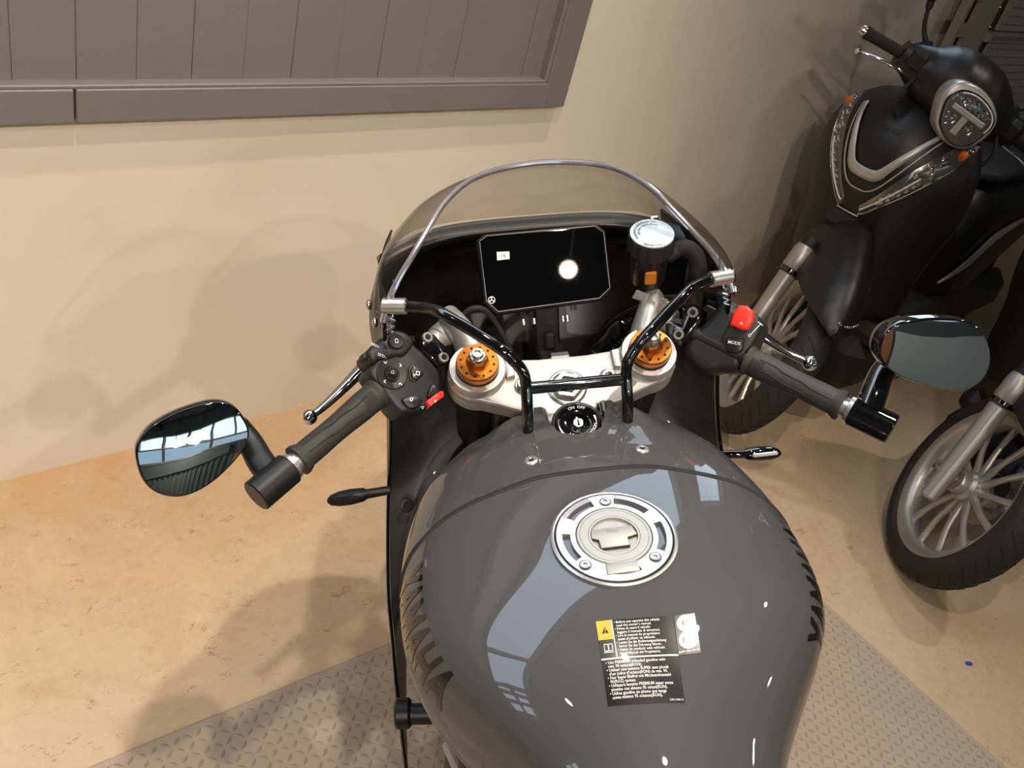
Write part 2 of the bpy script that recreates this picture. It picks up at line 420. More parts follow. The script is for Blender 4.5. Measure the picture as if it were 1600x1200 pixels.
def text_on(mb, body, fr, at, size, h, ang=0., bold=0., align='CENTER', sx=1., spacing=1.):
    """text laid on the plane of frame fr at (a,b), raised h"""
    o, e1, e2, n = (Vector(x) for x in fr); vs, fs = text_geo(body, size, bold, spacing, align)
    c, s_ = cos(ang), sin(ang)
    return mb.add([o + e1 * (at[0] + (x * sx) * c - y * s_) + e2 * (at[1] + (x * sx) * s_ + y * c) + n * h for x, y in vs], fs)
def text_arc(mb, body, c, fr, rad, a0, size, h, dirn=-1, bold=0., sx=1.):
    """text round a circle in the plane of frame fr, starting at angle a0"""
    o, e1, e2, n = (Vector(x) for x in fr); vs, fs = text_geo(body, size, bold, 1.0, 'LEFT')
    out = []
    for x, y in vs:
        a = a0 + dirn * x * sx / rad; r = rad + (y if dirn < 0 else -y)
        out.append(o + e1 * (c[0] + r * cos(a)) + e2 * (c[1] + r * sin(a)) + n * h)
    return mb.add(out, fs)

# ------------------------------------------------------------------ the hall (built in the back wall's own frame: x along it, -y into the hall)
WROT = R_(48.645); WLOC = (0.750630 * -1.663354, 0.660723 * 1.663354, 0)
def place(o):
    o.location = WLOC; o.rotation_euler = (0, 0, WROT); return o
def wallbox(name, mat, boxes, **k):
    mb = MB()
    for (x0, x1, y0, y1, z0, z1) in boxes: mb.box(((x0 + x1) / 2, (y0 + y1) / 2, (z0 + z1) / 2), (x1 - x0, y1 - y0, z1 - z0))
    return struct(place(mb.build(name, mat, smooth=False, **k)))
X0, X1, Y0, CZ = -6.0, 9.0, -10.5, 4.7
OX0, OX1, OZ0, OZ1 = -4.3, 1.735, .84, 1.72            # opening in the back wall
UX1, UZ0, UZ1 = 2.45, 2.12, 3.30                       # upper daylight window above it
wallbox('floor', 'floor_concrete', [(X0, X1, Y0, .2, -.12, 0)])
wallbox('wall_back', 'wall_plaster', [(X0, OX0, 0, .2, 0, CZ), (OX1, X1, 0, .2, 0, 1.6), (OX1, 2.8, 0, .2, 1.6, UZ0), (UX1, 2.8, 0, .2, UZ0, CZ), (2.8, 3.75, 0, .2, 3.1, CZ), (3.75, X1, 0, .2, 1.6, CZ), (OX0, OX1, 0, .2, 0, OZ0), (OX0, OX1, 0, .2, OZ1, UZ0), (OX0, UX1, 0, .2, UZ1, CZ)])
wallbox('wall_left', 'wall_grey', [(X0 - .2, X0, Y0, .2, 0, CZ)])
wallbox('wall_right', 'wall_grey', [(X1, X1 + .2, Y0, .2, 0, CZ)])
FB0, FB1 = 2.95, 4.1                                     # daylight band high in the front wall
wallbox('wall_front', 'wall_dark', [(X0, X1, Y0 - .2, Y0, 0, FB0), (X0, X1, Y0 - .2, Y0, FB1, CZ)])
wallbox('ceiling', 'ceiling_dark', [(X0, X1, Y0, .2, CZ, CZ + .15)])

# --- window with closed vertical lamellae and daylight panes above
mb = MB()
FX0 = -4.36; FX1 = 1.743; JX0 = 1.668; ZB0, ZB1 = .808, .868; ZT = 1.76; FD = -.030; JT = .556
FC, FT = FD / 2 + .005, -FD + .010
mb.box(((FX0 + JT - .002) / 2, FC, (ZB0 + ZB1) / 2), (JT - .002 - FX0, FT, ZB1 - ZB0), ch=.002)
mb.box(((JT + .002 + JX0) / 2, FC, (ZB0 + ZB1) / 2), (JX0 - JT - .002, FT, ZB1 - ZB0), ch=.002)
mb.box(((JX0 + FX1) / 2, FC, (ZB0 + ZT) / 2), (FX1 - JX0, FT, ZT - ZB0), ch=.002)
mb.box((FX0 + .035, FC, (ZB0 + ZT) / 2), (.07, FT, ZT - ZB0), ch=.002)
mb.box(((FX0 + FX1) / 2, FC, ZT), (FX1 - FX0, FT, .07), ch=.002)
mb.box(((FX0 + FX1) / 2, -.012, ZB1 + .003), (FX1 - FX0 - .1, .030, .008), ch=.002)      # inner rebate
mb.box((JX0 - .006, -.012, 1.3), (.012, .030, .9), ch=.002)
win = struct(place(mb.build('window_1', 'frame_grey', smooth=False)))
mb = MB(); mb.box(((OX0 + UX1) / 2, .02, UZ0 + .03), (UX1 - OX0, .12, .06)); mb.box(((OX0 + UX1) / 2, .02, UZ1 - .03), (UX1 - OX0, .12, .06))
UM = [OX0 + .03, -2.6, -1.0, UX1 - .03]
for x in UM: mb.box((x, .02, (UZ0 + UZ1) / 2), (.06, .12, UZ1 - UZ0))
mb.box((-3.4, .02, (UZ0 + UZ1) / 2), (1.7, .08, .05)); mb.box((-3.0, .02, (UZ0 + UZ1) / 2), (.05, .08, UZ1 - UZ0)); mb.box((-3.5, .02, (UZ0 + UZ1) / 2), (.05, .08, UZ1 - UZ0))
win3 = struct(place(mb.build('window_3', 'frame_grey', smooth=False)))
for x0, x1 in zip(UM, UM[1:]):
    MB().box(((x0 + x1) / 2, .06, (UZ0 + UZ1) / 2), (x1 - x0 - .06, .01, UZ1 - UZ0 - .12)).build('pane', 'daylight', win3, smooth=False)
mb = MB()
for z in (1.63, 3.07): mb.box((3.275, .02, z), (.95, .12, .06))
for x in (2.83, 3.72): mb.box((x, .02, 2.35), (.06, .12, 1.5))
win4 = struct(place(mb.build('window_4', 'frame_grey', smooth=False)))
MB().box((3.275, .06, 2.35), (.84, .01, 1.4)).build('pane', 'daylight', win4, smooth=False)
# ribbed cladding and a rail band on the lower part of the front wall
mb = MB().box((-3.25, Y0 + .06, 2.72), (5.3, .12, .36))
for k in range(34): mb.box((-5.8 + k * .155, Y0 + .03, 1.3), (.06, .06, 2.4))
struct(place(mb.build('trim_3', 'wall_dark', smooth=False)))
# added pale panel and orange strip, there only for the throttle-side mirror to reflect
mb = MB()
mb.box((1.48, Y0 + .03, 1.2), (3.1, .05, 2.4), ch=.01)
struct(place(mb.build('reflected_panel', 'reflected_grey', smooth=False)))
struct(place(MB().box((-.28, Y0 + .02, 1.2), (.30, .04, 2.4)).build('reflected_strip', 'reflected_orange', smooth=False)))
blind = thing('vertical_blind', 'closed grey vertical blind of wide slats set in the grey wall frame', 'blind', WLOC, (0, 0, WROT))
sl_me = None
for k in range(-46, 12):
    x = .568 + .103 * k
    if x < FX0 + .08: continue
    w = .1022 if x + .103 < 1.665 else 1.665 - x
    if w < .01: continue
    if sl_me is None or w < .1:
        o = MB().box((w / 2, 0, 0), (w, .004, .92), ch=.0012).build('slat', 'slat_grey', blind, smooth=False)
        if w > .1: sl_me = o.data
    else:
        o = bpy.data.objects.new('slat', sl_me); COL.objects.link(o); o.parent = blind
    o.location = (x, -.002 + (.0012 if k % 2 else 0), 1.325)

# --- daylight band behind the photographer
mb = MB()
for z in (FB0 + .03, FB1 - .05, 3.395): mb.box(((X0 + X1) / 2, Y0 - .05, z), (X1 - X0, .16, .06))
for k in range(22): mb.box((X0 + .75 + k * .675, Y0 - .05, 3.73), (.05, .16, .70))
win2 = struct(place(mb.build('window_2', 'frame_grey', smooth=False)))
for k in range(12):
    x0 = X0 if k == 0 else X0 + .75 + (k - 1) * 1.35 + .045; x1 = min(X1, X0 + .75 + k * 1.35 - .045)
    if x1 > x0:
        MB().box(((x0 + x1) / 2, Y0 - .08, 3.72), (x1 - x0, .02, .62)).build('pane', 'daylight_back', win2, smooth=False)
        MB().box(((x0 + x1) / 2, Y0 - .08, 3.19), (x1 - x0, .02, .38)).build('low_pane', 'daylight_low', win2, smooth=False)
# roof beams seen only in the mirrors
mb = MB()
for k in range(7): mb.box((X0 + 1.2 + k * 2.1, Y0 / 2, CZ - .14), (.16, -Y0, .28))
struct(place(mb.build('trim_1', 'panel_dark', smooth=False)))

# --- lamps under the roof
def pendant(x, y, z, power, which):
    t = thing('pendant_lamp', 'white dome pendant lamp under the hall roof, the %s one in the mirror' % which, 'lamp', (x, y, z), group='pendant lamps of the hall')
    mb = MB(); mb.lathe([(.03, .16), (.05, .15), (.13, .09), (.19, .0), (.20, -.05), (.194, -.05), (.184, .0), (.125, .085), (.04, .14), (.0, .14)], (0, 0, 0), (0, 0, 1), 32)
    mb.build('shade', 'lamp_glow', t)
    MB().cyl((0, 0, .15), (0, 0, CZ - z), .008, seg=8).build('cord', 'plastic_black', t)
    MB().ball((0, 0, .045), .045).build('bulb', 'bulb', t)
    ld = bpy.data.lights.new('lamp_light', 'POINT'); ld.energy = power; ld.color = WARM; ld.shadow_soft_size = .06
    lo = bpy.data.objects.new('lamp_light', ld); COL.objects.link(lo); lo.parent = t; lo.location = (0, 0, -.10)
for a in PENDANTS: pendant(*a)
def spot(pos, aim, power, cone, rad, where):
    t = thing('ceiling_spotlight', 'white swivelling ceiling spotlight ' + where, 'spotlight', pos, group='ceiling spotlights of the hall')
    d = (Vector(aim) - Vector(pos)).normalized()
    MB().lathe([(0, -.16), (.05, -.16), (.056, -.14), (.062, .0), (.057, .0), (.05, -.06), (0, -.07)], (0, 0, 0), d, 28).build('spot_housing', 'lamp_white', t)
    MB().cyl(d * -.10, (-d.x * .10, -d.y * .10, CZ - pos[2]), .010, seg=10).build('spot_stem', 'lamp_white', t)
    MB().lathe([(.048, -.012), (0, -.010)], (0, 0, 0), d, 24).build('spot_lens', 'bulb', t)
    ld = bpy.data.lights.new('lamp_light', 'SPOT'); ld.energy = power; ld.color = WARM; ld.shadow_soft_size = rad; ld.spot_size = R_(cone); ld.spot_blend = 1.0
    lo = bpy.data.objects.new('lamp_light', ld); COL.objects.link(lo); lo.parent = t; lo.location = d * .02
    lo.rotation_euler = d.to_track_quat('-Z', 'Y').to_euler()
for a in SPOTS: spot(*a)

# --- tread-plate rubber mat under the motorcycle
MC = Vector((.63, 2.03, 0)); MA = Vector((-.690, -.724, 0)).normalized(); MBv = Vector((-MA.y, MA.x, 0)) ; MBv = MBv if MBv.x > 0 else -MBv
mat_o = thing('floor_mat', 'grey-brown rubber tread-plate mat lying under the grey motorcycle', 'mat', MC)
LA, LB = 2.4, 1.75
rotm = Matrix((MA, MBv, Vector((0, 0, 1)))).transposed()
MB().box(MA * LA / 2 + MBv * LB / 2 + Vector((0, 0, .003)), (LA, LB, .006), rotm, .002).build('mat_sheet', 'mat_rubber', mat_o, smooth=False)
mb = MB(); pt = .0195; na = int(LA / pt); nb = int(LB / pt)
for i in range(1, na):
    for j in range(1, nb):
        c = MA * (i * pt) + MBv * (j * pt) + Vector((0, 0, .006)); a = pi / 4 if (i + j) % 2 else -pi / 4
        d = MA * cos(a) + MBv * sin(a); e = Vector((-d.y, d.x, 0)); l, w = .0098, .0040
        vs = [c + d * l, c + e * w, c - d * l, c - e * w, c + d * l * .55 + Vector((0, 0, .0015)), c - d * l * .55 + Vector((0, 0, .0015))]
        mb.add(vs, [(0, 1, 4), (1, 2, 5, 4), (2, 3, 5), (3, 0, 4, 5)])
t_ = mb.build('tread_bars', 'tread_rubber', mat_o, smooth=False, fix=False); t_['kind'] = 'stuff'

# --- small blue paint spot on the floor
mb = MB().lathe([(0, .0006), (.009, .0006), (.0115, 0), (0, 0)], (1.249, 1.721, .0002), (0, 0, 1), 16, sx=.62, hint=(1, .6, 0))
tag(mb.build('paint_spot', 'blue_paint'), 'tiny dark blue paint spot on the bare floor below the scooter wheel', 'spot')

# --- perforated steel partition behind the scooters
pn = thing('perforated_partition', 'grey perforated steel partition with a slotted post standing behind the black scooter', 'partition', WLOC, (0, 0, WROT))
mb = MB(); PH = 1.9
mb.box((3.505, -.09, PH / 2), (.03, .02, PH)); mb.box((3.665, -.09, PH / 2), (.15, .02, PH))
z = .03
for k in range(30):
    zz = .965 + (k - 12) * .128
    if zz < 0 or zz > PH: continue
    mb.box((3.555, -.09, zz + .105), (.075, .02, .046))
mb.build('slotted_post', 'panel_steel', pn, smooth=False)
MB().box((3.492, -.09, PH / 2), (.010, .032, PH)).build('post_flange', 'panel_steel', pn, smooth=False)
MB().box((3.78, -.075, PH / 2), (.085, .01, PH)).build('recess', 'panel_dark', pn, smooth=False)
for z0, z1 in ((.0, .46), (.47, 1.035), (1.075, 1.64)):
    MB().box((4.62, -.088, (z0 + z1) / 2), (1.6, .012, z1 - z0), ch=.003).build('perforated_sheet', 'panel_steel', pn, smooth=False)
for z in (.465, 1.055, 1.66):
    MB().box((4.6, -.10, z), (1.74, .03, .036), ch=.004).build('cross_rail', 'panel_steel', pn, smooth=False)
mb = MB()
for i in range(20):
    z = .05 + i * .0305
    zz = .47 + z
    if zz > 1.02: break
    for k in range(62): mb.box((3.87 + k * .0225, -.0945, zz), (.008, .002, .0055))
for i in range(18):
    zz = 1.10 + i * .0305
    for k in range(62): mb.box((3.87 + k * .0225, -.0945, zz), (.008, .002, .0055))
for k in range(72): mb.box((3.78 + k * .02, -.1155, 1.055), (.008, .002, .018))
hl = mb.build('perforation', 'hole_dark', pn, smooth=False, fix=False); hl['kind'] = 'stuff'
mb = MB()
for z in (.3, .62, .98, 1.09, 1.16, 1.4): mb.ball((3.735, -.102, z), .008, seg=8, rows=6)
mb.build('rivet', 'steel', pn)

# ================================================================== the grey motorcycle (built in its own upright frame:
# x right, y forward, z up, origin under the front axle)
def interp(tab,y):
    # tab sorted descending y; smooth (catmull) interpolation
    n=len(tab)
    if y>=tab[0][0]: return tab[0][1]
    if y<=tab[-1][0]: return tab[-1][1]
    for i in range(n-1):
        y0,v0=tab[i]; y1,v1=tab[i+1]
        if y0>=y>=y1:
            t=(y-y0)/(y1-y0)
            def sl(k):
                if k<=0: return (tab[1][1]-tab[0][1])/(tab[1][0]-tab[0][0])
                if k>=n-1: return (tab[-1][1]-tab[-2][1])/(tab[-1][0]-tab[-2][0])
                return (tab[k+1][1]-tab[k-1][1])/(tab[k+1][0]-tab[k-1][0])
            m0=sl(i)*(y1-y0); m1=sl(i+1)*(y1-y0)
            return (2*t**3-3*t*t+1)*v0+(t**3-2*t*t+t)*m0+(-2*t**3+3*t*t)*v1+(t**3-t*t)*m1
TW=[(-.24,.100),(-.30,.122),(-.347,.148),(-.39,.171),(-.43,.188),(-.50,.208),(-.57,.2185),(-.63,.219),(-.68,.208),(-.72,.186),(-.755,.161),(-.79,.136),(-.82,.118),(-.87,.104),(-.95,.098),(-1.0,.097)]
TZ=[(-.24,.815),(-.30,.868),(-.36,.912),(-.42,.938),(-.47,.946),(-.54,.951),(-.61,.951),(-.68,.948),(-.76,.936),(-.84,.913),(-.90,.887),(-.96,.858),(-1.0,.84)]
TM=[(-.24,.76),(-.30,.79),(-.40,.825),(-.5,.84),(-.6,.845),(-.72,.845),(-.80,.83),(-.9,.80),(-1.0,.78)]
def tank(y,ph):
    W=interp(TW,y); zt=interp(TZ,y); zm=interp(TM,y); H=zt-zm
    s,c=sin(ph),cos(ph)
    if abs(ph)<=pi/2:
        x=W*math.copysign(abs(s)**.92,s); z=zm+H*abs(c)**.78
    else:
        k=(abs(ph)-pi/2)          # under-flank: tucks inwards
        x=math.copysign(W*(1-.55*(1-cos(min(k*1.15,1.57)))),s); z=zm-.17*sin(min(k*1.0,1.57))
    return (x,y,z)
SWL = ((-0.2047, -0.3172, 0.957), (-0.7221, -0.6764, -0.1452), (0.5743, -0.469, -0.6709), (0.3857, -0.5679, 0.7272))
L_body = [(0.0292, -0.0261), (0.0195, -0.0309), (0.0093, -0.034), (-0.0197, -0.0473), (-0.0348, -0.0424), (-0.043, -0.0316), (-0.0418, -0.0207), (-0.045, -0.0045), (-0.0457, 0.0225), (-0.0416, 0.0347), (-0.0289, 0.0501), (-0.0205, 0.0546), (0.0038, 0.0521), (0.0224, 0.0428), (0.0319, 0.0339), (0.0321, 0.0121), (0.0304, -0.0069)]
L_top = [(0.0152, -0.0466), (-0.0197, -0.0473), (-0.033, -0.0438), (-0.0412, -0.033), (-0.0414, -0.0211), (-0.0338, -0.0156), (-0.0188, -0.0144), (-0.01, -0.0196), (0.0003, -0.0246), (0.013, -0.0301), (0.0192, -0.0313)]
L_topbtn = [(-0.02, -0.0333)]
L_joy = [(0.0086, -0.0064)]
L_joyr = [(-0.0072, 0.0057)]
L_flag = [(0.0201, -0.0475), (0.0152, -0.0466), (0.0171, -0.0399), (0.0227, -0.0401), (0.0238, -0.0436)]
L_diamond = [(-0.0124, 0.0042), (-0.0185, 0.0019), (-0.0254, 0.014), (-0.0216, 0.018), (-0.0099, 0.0188), (-0.0062, 0.0131)]
L_horn = [(-0.0076, 0.0404), (-0.0196, 0.0345), (-0.0248, 0.0357), (-0.0249, 0.0469), (-0.0208, 0.0479), (-0.0071, 0.0441)]
L_red = [(-0.0015, 0.0459), (-0.0228, 0.0474), (-0.0256, 0.0502), (-0.0217, 0.0542), (-0.0012, 0.0526)]
L_ind = [(0.0223, 0.0245), (0.0124, 0.0261), (0.003, 0.0321), (0.0005, 0.0423), (0.0142, 0.0438), (0.0229, 0.037)]
L_txt = [(0.0061, -0.0303), (0.0041, -0.0451), (0.0076, -0.0208), (-0.0082, -0.0066), (0.0245, -0.0066), (0.0084, 0.0077), (-0.014, 0.013), (0.0132, 0.0316), (0.0099, 0.0473), (-0.0092, 0.052), (0.0103, -0.0077)]
CLL = ((-0.165, -0.28, 0.965), (-0.7221, -0.6764, -0.1452), (0.5743, -0.469, -0.6709), (0.3857, -0.5679, 0.7272))
CL_L = [(0.0015, -0.0191), (-0.0103, -0.0189), (-0.0167, -0.0107), (-0.0185, 0.0089), (-0.0335, 0.0137), (-0.0307, 0.0215), (-0.0171, 0.0269), (-0.004, 0.0269), (0.0084, 0.0232), (0.0088, 0.0187), (0.0109, -0.0052)]
CLb_L = [(-0.0047, -0.0128), (-0.0037, 0.019)]
SWR = ((0.2047, -0.3172, 0.957), (0.7221, -0.6764, -0.1452), (0.4993, 0.3642, 0.7862), (-0.4789, -0.6402, 0.6007))
R_body = [(-0.0428, -0.0209), (-0.0419, -0.0004), (-0.0328, 0.0213), (-0.0259, 0.0517), (-0.0209, 0.0564), (-0.0064, 0.057), (0.0001, 0.0538), (0.0189, 0.0552), (0.0326, 0.0495), (0.0367, 0.0393), (0.038, 0.0131), (0.0382, -0.0014), (0.0355, -0.015), (0.0292, -0.0218), (0.013, -0.0286), (-0.0019, -0.0385), (-0.0232, -0.0365)]
R_panel = [(-0.0034, 0.008), (-0.0036, 0.0276), (-0.0004, 0.0548), (0.0184, 0.0562), (0.0317, 0.049), (0.0357, 0.0364), (0.0351, 0.0142), (0.0314, -0.0023), (0.0142, -0.007)]
R_red = [(-0.0003, 0.0316), (-0.0009, 0.0558), (0.0193, 0.0566), (0.0231, 0.0328), (0.0053, 0.0294)]
R_mode = [(0.0046, 0.0093), (0.0053, 0.0151), (0.0232, 0.0207), (0.0273, 0.008), (0.0225, 0.0007), (0.0126, -0.0016)]
R_txt = [(0.0149, 0.0131), (0.0107, 0.0404), (0.0302, 0.0387)]
CLR = ((0.165, -0.28, 0.965), (0.7221, -0.6764, -0.1452), (0.4993, 0.3642, 0.7862), (-0.4789, -0.6402, 0.6007))
CL_R = [(-0.0211, -0.004), (-0.0169, 0.003), (0.0007, 0.0038), (-0.0035, 0.0268), (0.0027, 0.0346), (0.014, 0.0324), (0.0192, 0.0174), (0.0153, -0.0144), (0.0112, -0.0214), (-0.0022, -0.0253), (-0.0116, -0.0172)]
CLb_R = [(0.007, 0.0237), (0.0037, -0.0089)]
MRL = ((-0.4275, -0.44, 0.9738), (0.951, 0.2816, -0.1278), (0.0, 0.4133, 0.9106), (0.3093, -0.8659, 0.3931))
MRo_L = [(-0.0566, 0.0086), (-0.0509, 0.0216), (-0.0375, 0.0346), (-0.0135, 0.0445), (0.0135, 0.0498), (0.0336, 0.05), (0.0496, 0.0424), (0.0598, 0.0254), (0.0626, 0.0102), (0.0574, -0.0035), (0.0435, -0.0193), (0.0184, -0.0379), (-0.0066, -0.0475), (-0.0265, -0.0469), (-0.0446, -0.0366), (-0.0548, -0.018)]
MRR = ((0.4115, -0.44, 1.0082), (1.0, 0.0, 0.0), (-0.0, 0.2883, 0.9575), (0.0, -0.9575, 0.2883))
MRo_R = [(-0.0692, 0.0075), (-0.0656, 0.0284), (-0.0499, 0.0406), (-0.0198, 0.0438), (0.011, 0.0417), (0.0387, 0.0354), (0.0584, 0.0199), (0.069, -0.0028), (0.0706, -0.0217), (0.0632, -0.0384), (0.0461, -0.0486), (0.0288, -0.0493), (-0.0038, -0.0396), (-0.0364, -0.0252), (-0.0569, -0.0115)]
ARM_L = [(-0.3675, -0.435, 0.9771), (-0.3626, -0.44, 0.9559), (-0.3566, -0.445, 0.9406), (-0.3465, -0.447, 0.9248)]
ARM_R = [(0.3561, -0.44, 0.9974), (0.345, -0.44, 0.9777), (0.3314, -0.445, 0.9579), (0.3282, -0.447, 0.9427)]
STAY = [(0.0582, -0.425, 0.9593), (0.0577, -0.41, 0.9966), (0.0604, -0.405, 1.0119), (0.0698, -0.398, 1.0238), (0.0854, -0.39, 1.0377), (0.1393, -0.345, 1.0576), (0.1586, -0.325, 1.0561), (0.1869, -0.305, 1.0503), (0.2097, -0.3, 1.05)]
DASH = ((0.0, -0.19, 1.02), (1.0, 0.0, 0.0), (-0.0, 0.6035, 0.7974), (0.0, -0.7974, 0.6035))
DASH_o = [(-0.0851, 0.0428), (-0.0745, 0.0495), (0.0739, 0.0512), (0.085, 0.0411), (0.086, -0.0361), (0.0701, -0.0491), (-0.0687, -0.0555), (-0.0831, -0.04)]
DASH_pts = [(-0.0531, 0.0193), (-0.0735, -0.0367)]
LEAN, YAW = R_(14.908), R_(17.390)
moto = thing('motorcycle', 'dark grey half-faired sport motorcycle leaning on its stand on the rubber mat', 'motorcycle', (.19105, 1.37833, 0), (0, -LEAN, YAW))

def tabf(tab, x):           # smooth lookup, ascending x
    return interp([(-a, b) for a, b in tab], -x)
SEAM = [(0, -.5102), (.25, -.5105), (.36, -.5140), (.46, -.5185), (.57, -.5215), (.7, -.5255), (.85, -.531), (1.03, -.542), (1.24, -.552), (1.6, -.580), (2.3, -.64)]
FRONT = [(0, -.445), (.09, -.441), (.135, -.430), (.165, -.410), (.20, -.399), (.33, -.396), (.46, -.390), (.62, -.392), (.78, -.402), (.88, -.418), (1.05, -.428), (1.35, -.455), (2.3, -.54)]
def seam(ph): return tabf(SEAM, abs(ph))
def tank_n(y, ph):
    a = Vector(tank(y + .002, ph)) - Vector(tank(y - .002, ph)); b = Vector(tank(y, ph + .006)) - Vector(tank(y, ph - .006))
    n = a.cross(b).normalized(); p = Vector(tank(y, ph))
    return n if n.dot(p - Vector((0, p.y, .80))) > 0 else -n
PHM = 2.25
tk = MB().grid(lambda a, b: tank((seam(PHM * (2 * b - 1)) - .0022) * (1 - a) + -1.0 * a, PHM * (2 * b - 1)), 56, 84).build('fuel_tank', 'paint_grey', moto, ang=60)
def cover(a, b):
    ph = PHM * (2 * b - 1); y1 = seam(ph) + .0022; y0 = tabf(FRONT, abs(ph)); y = y1 + (y0 - y1) * a
    p = Vector(tank(y, ph)); q = abs(ph)
    w = max(0, min(1, (y + .495) / .10)) ; g = max(0, min(1, 1.5 * (1 - abs(q - .25) / .36)))
    p.z += .016 * w * w * g
    return p + tank_n(y, ph) * .0012
cv = MB().grid(cover, 18, 120, .003, True).build('tank_cover', 'paint_grey', moto, ang=60)
path = [Vector(tank(seam(ph), ph)) - tank_n(seam(ph), ph) * .0012 for ph in [PHM * (2 * k / 90 - 1) for k in range(91)]]
MB().tube(path, .0034, 8).build('seam_gasket', 'rubber_black', moto)
for sx in (-1, 1):
    x = sx * .0625; y = -.479; ph = sx * .283
    p = Vector(tank(y, ph)); n = tank_n(y, ph)
    mb = MB().lathe([(0, .0016), (.0024, .0016), (.0030, .0026), (.0058, .0030), (.0074, .0024), (.0086, .0012), (.0089, .0002), (.0, .0)], p, n, 22)
    b = mb.build('cover_bolt', 'cap_alu', cv)
    MB().lathe([(0, .0020), (.0026, .0020)], p, n, 6).build('hex_socket', 'dark_cavity', cv)

# filler cap
CC = Vector((0, -.613, .9508)); CN = unit((0, -.022, 1)); CF = (CC, Vector((1, 0, 0)), CN.cross(Vector((1, 0, 0))), CN)
def pc(r, a, h=0): return CC + CF[1] * r * cos(a) + CF[2] * r * sin(a) + CN * h
cap = MB().lathe([(.0635, -.006), (.0632, .0016), (.0612, .0024), (.0598, .0020), (.0592, -.0006), (.058, -.001), (.057, -.001)], CC, CN, 72).build('fuel_cap', 'cap_alu', moto)
MB().lathe([(.0605, -.0008), (.0565, -.0002)], CC, CN, 72).build('cap_groove', 'dark_cavity', cap)
# flange ring with four long slots cut through: built as an annulus of sectors
def arc_pts(r, a0, a1, n): return [(r * cos(a0 + (a1 - a0) * k / n), r * sin(a0 + (a1 - a0) * k / n)) for k in range(n + 1)]
slots = [(104.5, 144.2), (34.7, 78.2), (-31.6, 14.1), (169.7, 211.0)]
mb = MB(); NA = 240; RI, RO, R0, R1 = .0385, .0575, .0436, .0516
def in_slot(a):
    a = math.degrees(a) % 360
    for s0, s1 in slots:
        lo, hi = s0 % 360, s1 % 360
        if (lo <= hi and lo <= a <= hi) or (lo > hi and (a >= lo or a <= hi)): return True
    return False
def hinge_gap(a): return -108.5 < ((math.degrees(a) + 180) % 360 - 180) < -70.5
for k in range(NA):
    a0 = 2 * pi * k / NA; a1 = 2 * pi * (k + 1) / NA; am = (a0 + a1) / 2
    spans = [(RI, R0), (R1, RO)] if in_slot(am) else [(RI, RO)]
    if hinge_gap(am): spans = [(.0500, RO)]
    for r0, r1 in spans:
        T = .0030; B = -.003
        q = [pc(r0, a0, T), pc(r1, a0, T - (.0006 if r1 == RO else 0)), pc(r1, a1, T - (.0006 if r1 == RO else 0)), pc(r0, a1, T), pc(r0, a0, B), pc(r1, a0, B), pc(r1, a1, B), pc(r0, a1, B)]
        mb.add(q, [(0, 1, 2, 3), (0, 3, 7, 4), (1, 5, 6, 2)])
    if in_slot(am) != in_slot(am - 2 * pi / NA) or hinge_gap(am) != hinge_gap(am - 2 * pi / NA):
        r0, r1 = (R0, R1) if in_slot(am) != in_slot(am - 2 * pi / NA) else (RI, .0500)
        mb.add([pc(r0, a0, .003), pc(r1, a0, .003), pc(r1, a0, -.003), pc(r0, a0, -.003)], [(0, 1, 2, 3)])
mb.build('cap_flange', 'cap_alu', cap, ang=30)
MB().lathe([(0, -.0028), (.0575, -.0028)], CC, CN, 48).build('cap_well', 'panel_dark', cap)
mb = MB().lathe([(.0375, -.003), (.0375, .0030), (.0368, .0036), (.0345, .0036), (.0342, .0030), (.0339, .0036), (.0262, .0036), (.0258, .0030), (.0254, .0036), (.0236, .0036)], CC, CN, 64)
mb.build('cap_lid', 'cap_satin', cap)
MB().lathe([(.0236, .0036), (.0234, .0006), (0, .0002)], CC, CN, 48).build('finger_recess', 'cap_satin', cap)
flap = [(-.0215, .0098), (.0200, .0098), (.0226, -.002), (.0124, -.0045), (.0122, -.0150), (-.0162, -.0152), (-.0164, -.0042), (-.0230, -.0013)]
MB().prism(flap, CF, .0003, .0040, .0006).build('key_flap', 'cap_satin', cap)
mb = MB(); f2 = [(x * 1.03, y * 1.045 - .0001) for x, y in flap]; MB().prism(f2, CF, .0004, .0032).build('flap_gap', 'panel_dark', cap)
mb = MB(); text_on(mb, 'PULL', CF, (-.0006, .0052), .0050, .0042, sx=1.1); mb.build('cap_lettering', 'grey_print', cap, fix=False)
MB().prism([(-.0166, -.0352), (.0150, -.0352), (.0146, -.0487), (-.0176, -.0487)], CF, -.002, .0042, .0012).build('cap_hinge', 'cap_satin', cap)
for a, r in ((88.5, .0470), (223, .0490), (-45.6, .0472)):
    p = pc(r, R_(a), .0031)
    MB().lathe([(.0056, .0), (.0054, -.0006), (.0048, -.0006), (.0046, .0010), (.0022, .0012), (.0018, -.0004), (0, -.0004)], p, CN, 20).build('cap_bolt', 'steel', cap)
    MB().lathe([(.0062, .0), (.0053, .0001)], p, CN, 20).build('bolt_recess', 'panel_dark', cap)

